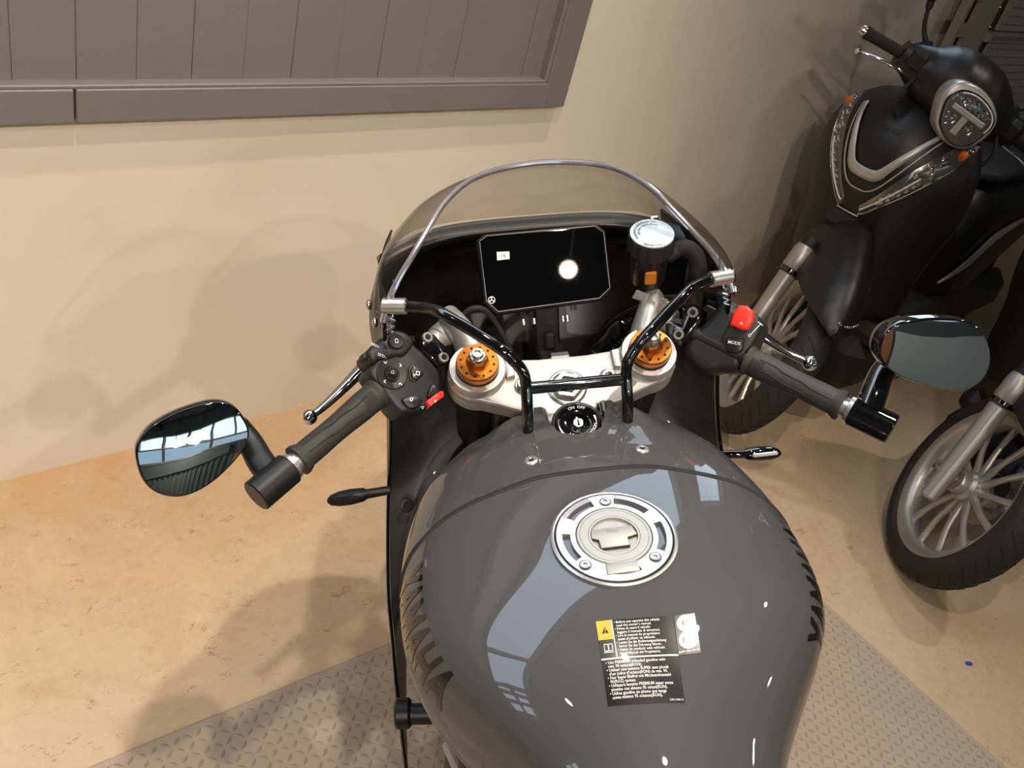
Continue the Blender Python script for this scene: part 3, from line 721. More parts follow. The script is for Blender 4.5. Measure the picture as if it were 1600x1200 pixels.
# warning labels on the tank
def lab(a, b, h, c4):          # a 0..1 across, b 0..1 down between four (y,phi) corners
    (y0, p0), (y1, p1), (y2, p2), (y3, p3) = c4     # top-left, top-right, bottom-right, bottom-left
    y = (y0 * (1 - a) + y1 * a) * (1 - b) + (y3 * (1 - a) + y2 * a) * b
    x0, x1, x2, x3 = (tank(*c)[0] for c in c4)
    x = (x0 * (1 - a) + x1 * a) * (1 - b) + (x3 * (1 - a) + x2 * a) * b
    lo, hi = -1.2, 1.2
    for _ in range(40):
        m = (lo + hi) / 2
        if tank(y, m)[0] < x: lo = m
        else: hi = m
    return Vector(tank(y, lo)) + tank_n(y, lo) * h
L1 = ((-.7079, -.1721), (-.7118, .1457), (-.7917, .146), (-.7853, -.2839))
L2 = ((-.7119, .1545), (-.7101, .2555), (-.7492, .271), (-.7508, .1466))
def lab_text(mb, body, c4, a, b, size, align='LEFT', bold=0., asp=1.0, h=.0011):
    vs, fs = text_geo(body, size, bold, 1.0, align)
    return mb.add([lab(a + x * asp, b - y, h, c4) for x, y in vs], fs)
lb = MB().grid(lambda a, b: lab(a, b, .0005, L1), 14, 14).build('warning_label', 'label_black', moto, fix=True, label='black warning label with orange square and white lines of small print')
MB().grid(lambda a, b: lab(a * .195, b * .245, .0009, L1), 4, 4).build('orange_square', 'orange_print', lb)
mb = MB(); mb.grid(lambda a, b: lab(.196 + a * .012, b * .48, .0010, L1), 1, 6); mb.grid(lambda a, b: lab(a, .472 + b * .018, .0010, L1), 8, 1); mb.build('label_rule', 'white_print', lb, fix=False)
mb = MB(); mb.add([lab(.10, .085, .0011, L1), lab(.145, .165, .0011, L1), lab(.055, .165, .0011, L1)], [(0, 1, 2)]); mb.build('hazard_triangle', 'label_black', lb, fix=False)
mb = MB(); lab_text(mb, '!', L1, .10, .135, .075, 'CENTER', .01, 1.0, .0013); mb.build('hazard_mark', 'orange_print', lb, fix=False)
mb = MB()
for x0, x1 in ((.055, .105), (.11, .16)):
    for (p, q) in (((x0, .30), (x1, .30)), ((x0, .38), (x1, .38)), ((x0, .30), (x0, .38)), ((x1, .30), (x1, .38))):
        mb.grid(lambda a, b, p=p, q=q: lab(p[0] + (q[0] - p[0]) * a + (.007 * b if p[0] == q[0] else 0), p[1] + (q[1] - p[1]) * a + (.009 * b if p[1] == q[1] else 0), .0011, L1), 2, 1)
mb.grid(lambda a, b: lab(.045 + .125 * a, .398 + .009 * b, .0011, L1), 3, 1); mb.build('manual_icon', 'white_print', lb, fix=False)
mb = MB()
up_lines = ['\u2022 Before you operate this vehicle', '  read the owner\u2019s manual.', '\u2022 Prima di usare il veicolo', '  leggere il manuale di istruzioni.', '\u2022 Lire le manuel du propri\u00e9taire', '  avant d\u2019utiliser ce v\u00e9hicule.', '\u2022 Lesen Sie die Bedienungsanleitung', '  bevor Sie das Fahrzeug fahren.', '\u2022 Antes de conducir este veh\u00edculo', '  lea el Manual del Propietario.']
for k, t in enumerate(up_lines): lab_text(mb, t, L1, .225, .038 + k * .0435, .046, asp=.98, bold=.006)
dn = ['\u2022 Use PREMIUM unleaded gasoline with', '  min. 95 octane(RON).', '\u2022 Utiliser une essence SUPER sans plomb', '  d\u2019un indice d\u2019octane(RON) de min. 95.', '\u2022 Nur Super Bleifrei mit Mindestoktanzahl', '  95(ROZ) tanken.', '\u2022 Utilizzare benzina PREMIUM super senza', '  piombo con almeno 95 ottani(RON).', '\u2022 Utilice gasolina sin plomo que tenga', '  como m\u00ednimo 95 octanos(RON).']
for k, t in enumerate(dn): lab_text(mb, t, L1, .045, .528 + k * .0435, .0475, asp=1.02, bold=.006)
lab_text(mb, '2UR-2156E-12', L1, .985, .972, .030, 'RIGHT')
mb.build('label_print', 'white_print', lb, smooth=False, fix=False)
l2 = MB().grid(lambda a, b: lab(a, b, .0005, L2), 6, 10).build('fuel_grade_label', 'label_black', moto, label='small black fuel label with round white E5 and E10 marks')
def cxy(c4, w, h):  # size of the label, to keep circles round
    return (lab(1, .5, 0, c4) - lab(0, .5, 0, c4)).length, (lab(.5, 1, 0, c4) - lab(.5, 0, 0, c4)).length
wx, wy = cxy(L2, 0, 0)
for nm, cyv in (('E5', .235), ('E10', .655)):
    mb = MB(); r = .0088
    def disc(a, b, r0=0., r1=r, cyv=cyv): t = 2 * pi * a; q = r0 + (r1 - r0) * b; return lab(.5 + q * cos(t) / wx, cyv + q * sin(t) / wy, .0010, L2)
    MB().grid(lambda a, b: disc(a, b, 0, .0088), 32, 1).build('grade_disc', 'white_print', l2, fix=False)
    mb = MB().grid(lambda a, b: disc(a, b, .0074, .0078) + Vector((0, 0, .0002)), 32, 1); lab_text(mb, nm, L2, .49, cyv, .0072 / wy, 'CENTER', .02, wy / wx, .0013); mb.build('grade_mark', 'label_black', l2, smooth=False, fix=False)
mb = MB(); lab_text(mb, 'B4N-2817H-00', L2, .5, .93, .0032 / wy, 'CENTER', 0, wy / wx); mb.build('label_print', 'white_print', l2, smooth=False, fix=False)

# raised side lettering on both flanks (slides along y, wraps round the shoulder)
tv, tf_ = text_geo('YAMAHA', 1.0, .035, 1.0, 'LEFT', 3)
x0 = min(v[0] for v in tv); x1 = max(v[0] for v in tv); y0 = min(v[1] for v in tv); y1 = max(v[1] for v in tv)
def fine(vs, fs):       # split the outline triangles so that they follow the curved flank
    bm = bmesh.new(); q = [bm.verts.new((x, y, 0)) for x, y in vs]
    for f in fs:
        try: bm.faces.new([q[i] for i in f])
        except ValueError: pass
    bmesh.ops.triangulate(bm, faces=bm.faces[:])
    for _ in range(3):
        e = [e for e in bm.edges if e.calc_length() > .16]
        if e: bmesh.ops.subdivide_edges(bm, edges=e, cuts=1)
        bmesh.ops.triangulate(bm, faces=bm.faces[:])
    bm.verts.index_update(); r = ([(v.co.x, v.co.y) for v in bm.verts], [[v.index for v in f.verts] for f in bm.faces]); bm.free(); return r
tv, tf_ = fine(tv, tf_)
def flank(sx, u, w, h):
    """u 0..1 front to rear, w 0..1 baseline to cap height"""
    y = -.572 - .150 * u; pt, pb = 1.03 + .07 * u, 1.44 + .09 * u
    ph = sx * (pb + (pt - pb) * w); return Vector(tank(y, ph)) + tank_n(y, ph) * h
for sx in (-1, 1):
    mb = MB(); vs = []
    for x, y in tv:
        u = (x - x0) / (x1 - x0); w = (y - y0) / (y1 - y0)
        if sx > 0: u = 1 - u
        vs.append(flank(sx, u + .03 * (w - .5), w, .0006))
    mb.add(vs, tf_); mb.build('side_lettering', 'decal_black', tk, smooth=True, fix=False)

# ---- steering head: top clamp, fork tops
TA = R_(25.3); TU = Vector((0, -sin(TA), cos(TA))); TV = Vector((0, cos(TA), sin(TA))); TO = Vector((0, -.361, .945)); TF = (TO, Vector((1, 0, 0)), TV, TU)
def tp(x, v, h=0): return TO + Vector((x, 0, 0)) + TV * v + TU * h
FX, FV = .106, .036
out = []
for a in range(115, -86, -20): out.append((FX + .0365 * cos(R_(a)), FV + .0365 * sin(R_(a))))
out += [(.083, -.010), (.060, -.020), (.043, -.024), (.034, -.021), (.028, -.034), (.015, -.040), (-.015, -.040), (-.028, -.034), (-.034, -.021), (-.043, -.024), (-.060, -.020), (-.083, -.010)]
for a in range(-95, -296, -20): out.append((-FX + .0365 * cos(R_(a)), FV + .0365 * sin(R_(a))))
out += [(-.070, .052), (-.03, .049), (.03, .049), (.070, .052)]
tc = MB().prism(out, TF, -.026, .0, .004).build('top_clamp', 'alu_cast', moto, ang=25)
for sx in (-1, 1):
    c = tp(sx * FX, FV)
    MB().lathe([(.0365, -.028), (.0365, -.012), (.0345, -.004), (.0350, .010), (.0335, .014), (.0262, .014), (.0262, -.01)], c, TU, 48).build('clamp_boss', 'alu_cast', tc)
    MB().prism([(sx * (FX - .034), FV - .014), (sx * (FX - .045), FV - .012), (sx * (FX - .045), FV + .012), (sx * (FX - .034), FV + .014)], TF, -.02, .008, .003).build('pinch_lug', 'alu_cast', tc)
    MB().cyl(tp(sx * (FX - .046), FV - .014, -.008), tp(sx * (FX - .046), FV - .020, -.008), .0045, seg=14).build('pinch_bolt', 'steel', tc)
    b = tp(sx * .052, .012)
    MB().lathe([(.0115, 0), (.0112, .004), (.0098, .005), (.0090, .005), (.0088, .0085), (.0076, .0095), (.0046, .0095), (.0044, .005), (0, .005)], b, TU, 24).build('clamp_bolt', 'steel', tc)
    # fork leg
    fk = MB().cyl(tp(sx * FX, FV, .006), tp(sx * FX, FV, -.26), .0262, seg=32).build('fork_leg', 'satin_black', moto)
    MB().cyl(tp(sx * FX, FV, -.255), tp(sx * FX, FV, -.30), .0290, seg=32, ch=.003).build('fork_seal', 'rubber_black', fk)
    MB().cyl(tp(sx * FX, FV, -.29), tp(sx * FX, FV, -.64), .0215, seg=24).build('fork_stanchion', 'chrome', fk)
    MB().lathe([(.0262, .006), (.0262, .016), (.0245, .0175)], c, TU, 40).build('fork_collar', 'dark_cavity', fk)
    mb = MB().lathe([(.0252, .0165), (.0256, .0185), (.0256, .0262), (.0247, .0280), (.0140, .0285), (.0132, .0275), (.0, .0275)], c, TU, 48)
    mb.lathe([(.0128, .0275), (.0128, .0345), (.0115, .0360), (0, .0360)], c, TU, 6)
    gc = mb.build('fork_cap', 'gold', fk, ang=25)
    mb = MB()
    for k in range(12):
        a = R_(15 + 30 * k); mb.lathe([(.0016, .0288), (0, .0288)], tp(sx * FX + .0200 * cos(a), FV + .0200 * sin(a)), TU, 8)
    mb.build('cap_holes', 'dark_cavity', fk, fix=False)
    mb = MB().lathe([(.0098, .0350), (.0100, .0370), (.0098, .0425), (.0088, .0445), (.0070, .0450), (.0070, .0500), (.0062, .0510), (.0040, .0510), (.0036, .0480), (0, .0480)], c, TU, 8 * 3)
    mb.build('preload_adjuster', 'steel', fk, ang=25)
nt_ = MB().lathe([(.0240, 0), (.0240, .003), (.0222, .0042), (.0205, .0042)], tp(0, .004), TU, 36).build('stem_washer', 'steel', tc)
MB().lathe([(.0195, .0), (.0195, .008), (.0175, .0105), (.0125, .0105), (.0115, .004), (.0, .002)], tp(0, .004), TU, 6, hint=(1, .3, 0)).build('stem_nut', 'alu_brushed', tc)
MB().lathe([(.0112, .0042), (0, .0042)], tp(0, .004), TU, 20).build('stem_hole', 'dark_cavity', tc)
for sx in (-1, 1): MB().ball(tp(sx * .024, -.036, -.002), (.012, .012, .007)).build('clamp_lug', 'alu_cast', tc)
MB().cyl(tp(0, 0, -.03), tp(0, 0, -.22), .027, seg=24).build('steering_head', 'satin_black', moto)
mb = MB().prism([(x * 1.02, v) for x, v in out], TF, -.225, -.195, .004); mb.build('lower_clamp', 'satin_black', moto, ang=25)

# ignition switch
IG = Vector((0, -.4265, .9445)); IN = unit((0, -.34, .94)); IF = (IG, Vector((1, 0, 0)), IN.cross(Vector((1, 0, 0))), IN)
ig = MB().lathe([(.031, -.04), (.031, .0015), (.0296, .003), (.0272, .0035), (.0270, .001)], IG, IN, 48).build('ignition_switch', 'switch_black', moto)
MB().lathe([(.0268, .0), (.0258, .0060), (.0240, .0075), (.0150, .0078), (.0128, .0068), (.0105, .0005), (.0085, .0), (0, .0)], IG, IN, 48).build('switch_ring', 'gloss_black', ig)
MB().lathe([(.0064, .0), (.0064, .0050), (.0056, .0062), (0, .0062)], IG, IN, 24).build('key_barrel', 'steel', ig)
MB().box(IG + IN * .0062, (.0022, .0078, .0012), Matrix((IF[1], IF[2], IN)).transposed()).build('key_slot', 'dark_cavity', ig)
mb = MB()
text_arc(mb, 'ON  OFF', (0, 0), IF, .0196, R_(118), .0052, .0082, -1); text_arc(mb, 'LOCK', (0, 0), IF, .0196, R_(228), .0052, .0082, 1)
text_arc(mb, 'IGNITION', (0, 0), IF, .0196, R_(283), .0050, .0082, 1)
mb.build('switch_print', 'white_print', ig, smooth=False, fix=False)
for x, w in ((-.045, .03), (.044, .02)): MB().box((x, -.392, .925), (w, .034, .03), ch=.005).build('wiring_block', 'plastic_black', moto)
MB().tube([(.034, -.40, .955), (.036, -.405, .94), (.033, -.41, .92)], .004, 8).build('cable_sleeve', 'steel', moto)

# ---- clip-on bars with grips, levers, switches and bar-end mirrors
def fpt(fr, a, b, h=0): return Vector(fr[0]) + Vector(fr[1]) * a + Vector(fr[2]) * b + Vector(fr[3]) * h
def bar(sx):
    C0 = Vector((sx * .165, -.28, .965)); E = Vector((sx * .339, -.443, .930)); d = (E - C0).normalized()
    def s(t): return C0 + d * t
    hb = thing_part = MB().cyl(s(-.035), s(.235), .0111, seg=24).build('handlebar', 'satin_black', moto)
    # silver riser: boss round the fork leg, arm rising forward, collar that holds the bar
    c = tp(sx * FX, FV)
    rings = []
    P0, P1 = tp(sx * FX, FV + .018, .0), Vector((sx * .131, -.252, .985))
    arm = [P0 + Vector((0, -.004, -.006)), P0 + Vector((sx * .004, .018, .004)), P0.lerp(P1, .55) + Vector((0, .004, .012)), P1 + Vector((0, .004, .006))]
    MB().tube(arm, [.027, .024, .021, .020], 20, smooth=5, flat=.75, hint=(1, 0, 0)).build('riser', 'alu_cast', hb)
    MB().cyl(s(-.056), s(-.024), .0198, seg=32, ch=.002).cyl(s(-.025), s(-.015), .0182, seg=32, ch=.001).build('riser_collar', 'alu_cast', hb)
    fr = CLL if sx < 0 else CLR; pol = CL_L if sx < 0 else CL_R; bl = CLb_L if sx < 0 else CLb_R
    cl = MB().prism(pol, fr, -.020, .0185, .004).build('master_clamp', 'gloss_black', hb, ang=25)
    for a, b in bl:
        p = fpt(fr, a, b, .0185); n = Vector(fr[3])
        MB().lathe([(.0068, -.002), (.0068, .0016), (.0060, .0026), (.0040, .0026), (.0036, .0006), (0, .0006)], p, n, 24).build('clamp_bolt', 'alu_brushed', hb)
        MB().lathe([(.0036, .0012), (0, .0012)], p, n, 6).build('bolt_socket', 'dark_cavity', hb)
    # lever perch and lever, forward of the grip
    f = unit((sx * .62, -.55, -.10))
    if sx < 0:
        lp = [Vector((-.187, -.262, .968)), Vector((-.215, -.262, .962)), Vector((-.245, -.272, .945)), Vector((-.270, -.288, .930)), Vector((-.296, -.312, .921)), Vector((-.314, -.328, .918))]
    else:
        lp = [Vector((.187, -.240, .985)), Vector((.215, -.240, .978)), Vector((.250, -.256, .957)), Vector((.278, -.276, .938)), Vector((.306, -.300, .925)), Vector((.328, -.318, .919))]
    lv = MB().tube(lp, [.0100, .0118, .0108, .0090, .0070, .0062], 14, smooth=6, flat=.75).ball(lp[-1], .0100).build('lever', 'chrome', hb)
    MB().box(lp[0] + Vector((0, -.004, -.002)), (.034, .026, .024), ch=.007).build('lever_perch', 'gloss_black', hb)
    MB().tube([lp[0] + Vector((-sx * .01, .004, 0)), lp[0] + Vector((-sx * .045, .03, -.02)), Vector((sx * .09, -.17, .90)), Vector((sx * .06, -.16, .80))], .0045, 8, smooth=6).build('control_hose', 'rubber_black', hb)
    # grip: ribbed flange, moulded body, end flange
    G0 = .0865 if sx < 0 else .0905
    prof = []
    n = 60
    for k in range(n + 1):
        t = G0 + (.217 - G0) * k / n; u = k / n
        r = .0172 - .0022 * u + .0006 * sin(u * 9)
        if u < .05: r = .0196
        if u > .955: r = .0192
        elif u > .93: r = .0176
        prof.append((r, t))
    gp = MB().lathe([(0, G0)] + prof + [(0, .217)], C0, d, 32).build('grip', 'rubber_grip', hb, ang=50)
    # two moulded zig-zag ribs running along the grip, and a patch of small studs near the switch
    u_, w_, a_ = basis(d, (0, 0, 1)); 
    def gs(t, ang, h): u = (t - .1) / .117; r = .0172 - .0022 * u + h; return C0 + d * t + (u_ * cos(ang) + w_ * sin(ang)) * r
    camv = Vector((-.179, -1.258, 1.637)); mid = s(.16); cd = (camv - mid); cd = (cd - d * cd.dot(d)).normalized(); A0 = math.atan2(cd.dot(w_), cd.dot(u_))
    mb = MB()
    for off, sg in ((.30, 1), (-.42, 1)):
        z = [(.108, off), (.128, off - .02), (.142, off + .13), (.166, off + .16), (.176, off + .30), (.205, off + .36)]
        mb.tube([gs(t, A0 + a * 1.0, .0006) for t, a in z], .0007, 5, smooth=5)
    mb.build('grip_ribs', 'tyre_rubber', hb)
    mb = MB()
    for i in range(7):
        for j in range(6):
            mb.ball(gs(.100 + i * .0024, A0 + .05 + (j - 2.5) * .14 + (i % 2) * .07, .0004), .0009, seg=6, rows=4)
    st = mb.build('grip_studs', 'tyre_rubber', hb); st['kind'] = 'stuff'
    MB().cyl(s(.217), s(.223), .0125, seg=28).cyl(s(.2235), s(.2300), .0160, .0168, 28).build('bar_end_spacer', 'alu_brushed', hb)
    # mirror clamp on the bar end, arm, housing, glass
    MB().cyl(s(.2285), s(.2790), .0192, seg=36, ch=.0015).build('mirror_clamp', 'gloss_black' if sx > 0 else 'satin_black', hb)
    return hb, d
barL, dL = bar(-1); barR, dR = bar(1)

def mirror(sx, fr, outl, armp, name_label):
    mr = MB().prism([(x * 1.0, y) for x, y in outl], fr, -.016, .0015, .0032, rnd=4)
    o, e1, e2, n = (Vector(v) for v in fr)
    # domed back of the housing
    rr = [Vector((x, y)) for x, y in [(p.x, p.y) for p in catmull([(a, b, 0) for a, b in outl], 4, True)]]
    cen = sum(rr, Vector((0, 0))) / len(rr); rings = []
    for sc, h in ((1.0, -.0155), (.97, -.024), (.86, -.032), (.62, -.039), (.3, -.043)):
        rings.append([o + e1 * (cen.x + (q.x - cen.x) * sc) + e2 * (cen.y + (q.y - cen.y) * sc) + n * h for q in rr])
    mr.loft(rings)
    m = mr.build('bar_end_mirror', 'gloss_black', moto, label=name_label, ang=40)
    rings = []
    for q_ in range(25):                       # slightly convex glass, about 1.3 m radius
        s_ = 1 - q_ / 24; rings.append([o + e1 * (cen.x + (q.x - cen.x) * .955 * max(s_, .02)) + e2 * (cen.y + (q.y - cen.y) * .945 * max(s_, .02)) + n * (.0018 + .0013 * (1 - s_ * s_)) for q in rr])
    gl = MB().loft(rings, True, True).build('mirror_glass', 'mirror_glass', m, ang=20)
    mb = MB(); mb.tube(armp, [.0150, .0150, .0160, .0175], 16, smooth=6, flat=.8); mb.build('mirror_arm', 'satin_black' if sx < 0 else 'gloss_black', m)
    MB().ball(armp[0], .0150).build('ball_joint', 'gloss_black', m)
    return m
def tilt(fr, yaw, pit):         # swing the mirror about its own centre
    r = Matrix.Rotation(yaw, 3, 'Z') @ Matrix.Rotation(pit, 3, 'X')
    return (fr[0], tuple(r @ Vector(fr[1])), tuple(r @ Vector(fr[2])), tuple(r @ Vector(fr[3])))
aL = [Vector(p) for p in ARM_L]; aL[0] += Vector((-.004, .028, -.004)); aL[1] += Vector((0, .02, 0)); aL.append(Vector((-.343, -.449, .928)))
aL = [Vector((-.3860, -.388, .958)), Vector((-.3735, -.402, .946)), Vector((-.3600, -.428, .936)), Vector((-.3440, -.4470, .9285))]
aR = [Vector((.3900, -.398, .972)), Vector((.3720, -.410, .962)), Vector((.3560, -.430, .950)), Vector((.3430, -.4460, .9330))]
mirror(-1, MRL, MRo_L, aL, 'rounded bar-end mirror at the clutch side, its glass showing bright hall windows')
mirror(1, MRR, MRo_R, aR, 'rounded bar-end mirror at the throttle side, its glass showing plain grey')

# switch housings
def lifted(fr, h): return (tuple(Vector(fr[0]) + Vector(fr[3]) * h),) + tuple(fr[1:])
SWL0 = SWL; SWL = lifted(SWL, .0055)
hl_ = MB().prism(L_body, SWL, -.030, .010, .006, rnd=3).build('switch_housing', 'switch_black', barL, ang=40, label='left switch housing with cursor pad, horn and red hazard button')
mb = MB().prism(L_top, SWL, -.026, .017, .005, rnd=3); mb.build('cruise_switch', 'switch_black', barL, ang=40)
c = fpt(SWL, -.020, -.0333, .016); n_ = Vector(SWL[3])
MB().lathe([(.0098, -.002), (.0098, .0035), (.0086, .0048), (.0, .0040)], c, n_, 28).build('cruise_button', 'button_black', barL)
MB().prism(L_flag, SWL, -.004, .012, .002).build('flash_trigger', 'switch_black', barL)
c = fpt(SWL, .0086, -.0064, .010)
MB().lathe([(.0195, -.003), (.0195, .0014), (.0180, .0026), (.0100, .0012)], c, n_, 40).build('cursor_ring', 'switch_black', barL)
mb = MB().lathe([(.0098, .0), (.0094, .0030), (0, .0030)], c, n_, 24); mb.box(fpt(SWL, .0086, -.0064, .0155), (.0105, .0105, .0070), Matrix((SWL[1], SWL[2], SWL[3])).transposed() @ Matrix.Rotation(.6, 3, 'Z'), .002); mb.build('joystick', 'button_black', barL)
MB().prism([(x * 1.22 + .0035, y * 1.22 - .003) for x, y in L_diamond], SWL, .004, .0125, .002).build('switch_bezel', 'switch_black', barL)
MB().prism(L_diamond, SWL, .006, .0155, .0025).build('mode_button', 'button_black', barL)
MB().prism(L_ind, SWL, .0, .015, .004, rnd=2).build('indicator_switch', 'button_black', barL)
MB().prism(L_horn, SWL, .0, .016, .003, rnd=2).build('horn_button', 'button_black', barL)
MB().prism([(-.0120 + (x + .0120) * 1.12, .0504 + (y - .0504) * 1.25) for x, y in L_red], SWL, .0, .0165, .002).build('hazard_button', 'red_button', barL)
T = L_txt
def legend(body, fr, at, size, h, ang, parent=None, bold=0.):
    m_ = MB(); text_on(m_, body, fr, at, size, h, ang, bold); m_.build('switch_legend', 'white_print', parent, smooth=False, fix=False)
def rect_outline(c, w, h, fr, lift, th=.0006, ang=0., parent=None, name='switch_symbol'):
    m_ = MB()
    P = lambda x, y: fpt(fr, c[0] + x * cos(ang) - y * sin(ang), c[1] + x * sin(ang) + y * cos(ang), lift)
    o_ = [P(x * w / 2, y * h / 2) for x, y in ((-1, -1), (1, -1), (1, 1), (-1, 1))]; i_ = [P(x * (w / 2 - th), y * (h / 2 - th)) for x, y in ((-1, -1), (1, -1), (1, 1), (-1, 1))]
    m_.add(o_ + i_, [(k, (k + 1) % 4, 4 + (k + 1) % 4, 4 + k) for k in range(4)]); m_.build(name, 'white_print', parent, smooth=False, fix=False)
legend('SET/\u2013', SWL, T[0], .0050, .0176, 2.05, barL); legend('RES/+', SWL, T[1], .0046, .0176, 2.05, barL)
for (k, a) in ((2, .8), (3, 2.4), (4, -.8), (5, -2.4)):
    c2 = T[k]; d1 = Vector((cos(a + .75), sin(a + .75))); d2 = Vector((cos(a - .75), sin(a - .75))); w_ = .0011; L_ = .0036; v0 = (0, 0)
    pts = [v0, d1 * L_, d1 * L_ + d2 * w_, d1 * w_ + d2 * w_, d2 * L_ + d1 * w_, d2 * L_]
    MB().add([fpt(SWL, c2[0] - p[0], c2[1] - p[1], .0130) for p in pts], [(0, 1, 2, 3), (0, 3, 4, 5)]).build('cursor_arrow', 'white_print', barL, smooth=False, fix=False)
legend('\u2302', SWL, T[10], .006, .0193, 2.2, barL)
rect_outline((T[6][0] - .002, T[6][1]), .0050, .0048, SWL, .0159, .0009, .7, barL); legend('\u2261', SWL, (T[6][0] + .0034, T[6][1] - .0014), .0066, .0159, .7, barL)
rect_outline(T[7], .0044, .0032, SWL, .0154, .0007, .3, barL); legend('\u25c1', SWL, T[8], .0046, .0164, 2.0, barL)
rect_outline(T[9], .0026, .0026, SWL, .0168, .0006, .2, barL)
rect_outline((-.020, -.0333), .0052, .0038, SWL, .0212, .0006, .9, barL)
hr_ = MB().prism(R_body, SWR, -.038, .0100, .012, rnd=3).build('switch_housing', 'switch_black', barR, ang=40, label='right switch housing with red engine stop switch')
MB().prism(R_panel, SWR, -.01, .012, .005, rnd=2).build('switch_panel', 'switch_black', barR, ang=40)
MB().prism([(x, y) for x, y in R_red], SWR, .004, .0200, .0030, rnd=2).build('stop_switch', 'red_button', barR, ang=40)
cx = sum(p[0] for p in R_mode) / 6; cy = sum(p[1] for p in R_mode) / 6
MB().prism([(cx + (x - cx) * 1.14, cy + (y - cy) * 1.16) for x, y in R_mode], SWR, .004, .0126).build('mode_surround', 'dark_cavity', barR)
MB().prism(R_mode, SWR, .006, .0150, .0018).build('mode_button', 'button_black', barR)
legend('MODE', SWR, (.0152, .0118), .0056, .0153, .28, barR, .004)
c2 = R_txt[2]
def stroke(a, b, w, h):
    p = Vector(b) - Vector(a); q = Vector((-p.y, p.x)).normalized() * w
    MB().add([fpt(SWR, a[0] + q.x, a[1] + q.y, h), fpt(SWR, b[0] + q.x, b[1] + q.y, h), fpt(SWR, b[0] - q.x, b[1] - q.y, h), fpt(SWR, a[0] - q.x, a[1] - q.y, h)], [(0, 1, 2, 3)]).build('start_symbol', 'white_print', barR, smooth=False, fix=False)
stroke((c2[0] - .0022, c2[1] - .009), (c2[0] + .0030, c2[1] + .009), .0005, .0125); stroke((c2[0] - .0018, c2[1] + .009), (c2[0] + .0060, c2[1] + .0072), .0005, .0125)
rect_outline((c2[0] - .003, c2[1] - .0105), .0030, .0030, SWR, .0125, .0006, .8, barR)
rect_outline((.0128, .0372), .0030, .0024, SWR, .0204, .0005, .5, barR)
# ---- dash display
dd = MB().prism(DASH_o, DASH, -.024, .0, .002).build('dash_display', 'satin_black', moto, ang=25)
k = lambda f: [(x * f, (y + .001) * (1 - (1 - f) * 1.55) - .001) for x, y in DASH_o]
mb = MB().prism(k(.985), DASH, -.002, .0022, .0012); mb.build('display_bezel', 'gloss_black', dd, ang=25)
MB().prism(k(.945), DASH, .0, .0026).build('display_glass', 'screen_glass', dd, ang=25)
rim_ = [fpt(DASH, x, y, .0024) for x, y in k(.965)]
MB().tube(rim_, .0007, 6, closed=True).build('display_rim', 'grey_print', dd)
st = MB().prism([(DASH_pts[0][0] + x, DASH_pts[0][1] + y) for x, y in ((-.0085, -.0055), (.0080, -.0050), (.0085, .0050), (-.0080, .0055))], DASH, .0026, .0030, .0, ).build('price_sticker', 'sticker_white', dd)
mb = MB(); text_on(mb, '16', DASH, DASH_pts[0], .0068, .0032); mb.build('sticker_print', 'decal_black', dd, smooth=False, fix=False)
ec = fpt(DASH, *DASH_pts[1], .0028); dn_ = Vector(DASH[3])
mb = MB().torus(ec, dn_, .0043, .0004, 28, 6, .3)
for q in range(3):
    a = R_(90 + 120 * q); ux = (cos(a), sin(a)); vx = (-ux[1], ux[0])
    for lo, hi, off, w in ((-.0004, .0016, 0, .0003), (.0014, .0038, .0007, .00028), (.0014, .0038, -.0007, .00028), (.0012, .0018, 0, .0009)):
        P = [(ux[0] * r + vx[0] * (off + e), ux[1] * r + vx[1] * (off + e)) for r, e in ((lo, -w), (hi, -w), (hi, w), (lo, w))]
        mb.add([ec + Vector(DASH[1]) * x + Vector(DASH[2]) * y + dn_ * .0002 for x, y in P], [(0, 1, 2, 3)])
mb.build('tuning_fork_emblem', 'white_print', dd, fix=False)
# bracket that carries the display
mb = MB().box((0, -.205, .945), (.034, .012, .10), Matrix.Rotation(-.25, 3, 'X'), .003); mb.box((0, -.255, .925), (.036, .08, .008), Matrix.Rotation(-.3, 3, 'X'), .002); mb.build('display_bracket', 'satin_black', moto)
mb = MB()
for x in (-.034, .018, .024, -.02): mb.cyl((x, -.226, .966), (x, -.231, .960), .0024, seg=10)
mb.build('bracket_bolts', 'steel', moto)
mb = MB(); mb.box((0, -.236, .935), (.014, .012, .022), Matrix.Rotation(-.3, 3, 'X'), .003); mb.build('bracket_slot', 'dark_cavity', moto)
MB().box((.004, -.285, .942), (.026, .012, .010), ch=.002).build('harness_clip', 'steel', moto)

# ---- brake fluid reservoir
RC = Vector((.124, -.247, 1.088)); RN = unit((-.02, -.20, .98)); RF = (RC, Vector((1, 0, 0)), RN.cross(Vector((1, 0, 0))), RN)
rs = MB().lathe([(0, -.075), (.021, -.075), (.0235, -.07), (.0235, -.026), (.0265, -.024), (.0265, -.02)], RC, RN, 32).build('brake_reservoir', 'reservoir_body', moto)
mb = MB(); ring_a = []
prof = [(1.0, -.024), (1.0, -.004), (.97, -.001)]
rings = []
for sc, h in prof:
    rings.append([RC + RF[1] * (.0288 + .0009 * cos(14 * t)) * sc * cos(t) + RF[2] * (.0288 + .0009 * cos(14 * t)) * sc * sin(t) + RN * h for t in [2 * pi * q / 112 for q in range(112)]])
mb.loft(rings); mb.build('reservoir_cap', 'rubber_black', rs, ang=30)
MB().lathe([(.0272, -.0015), (.0272, .0006), (.0262, .0012), (0, .0012)], RC, RN, 48).build('reservoir_lid', 'reservoir_lid', rs)
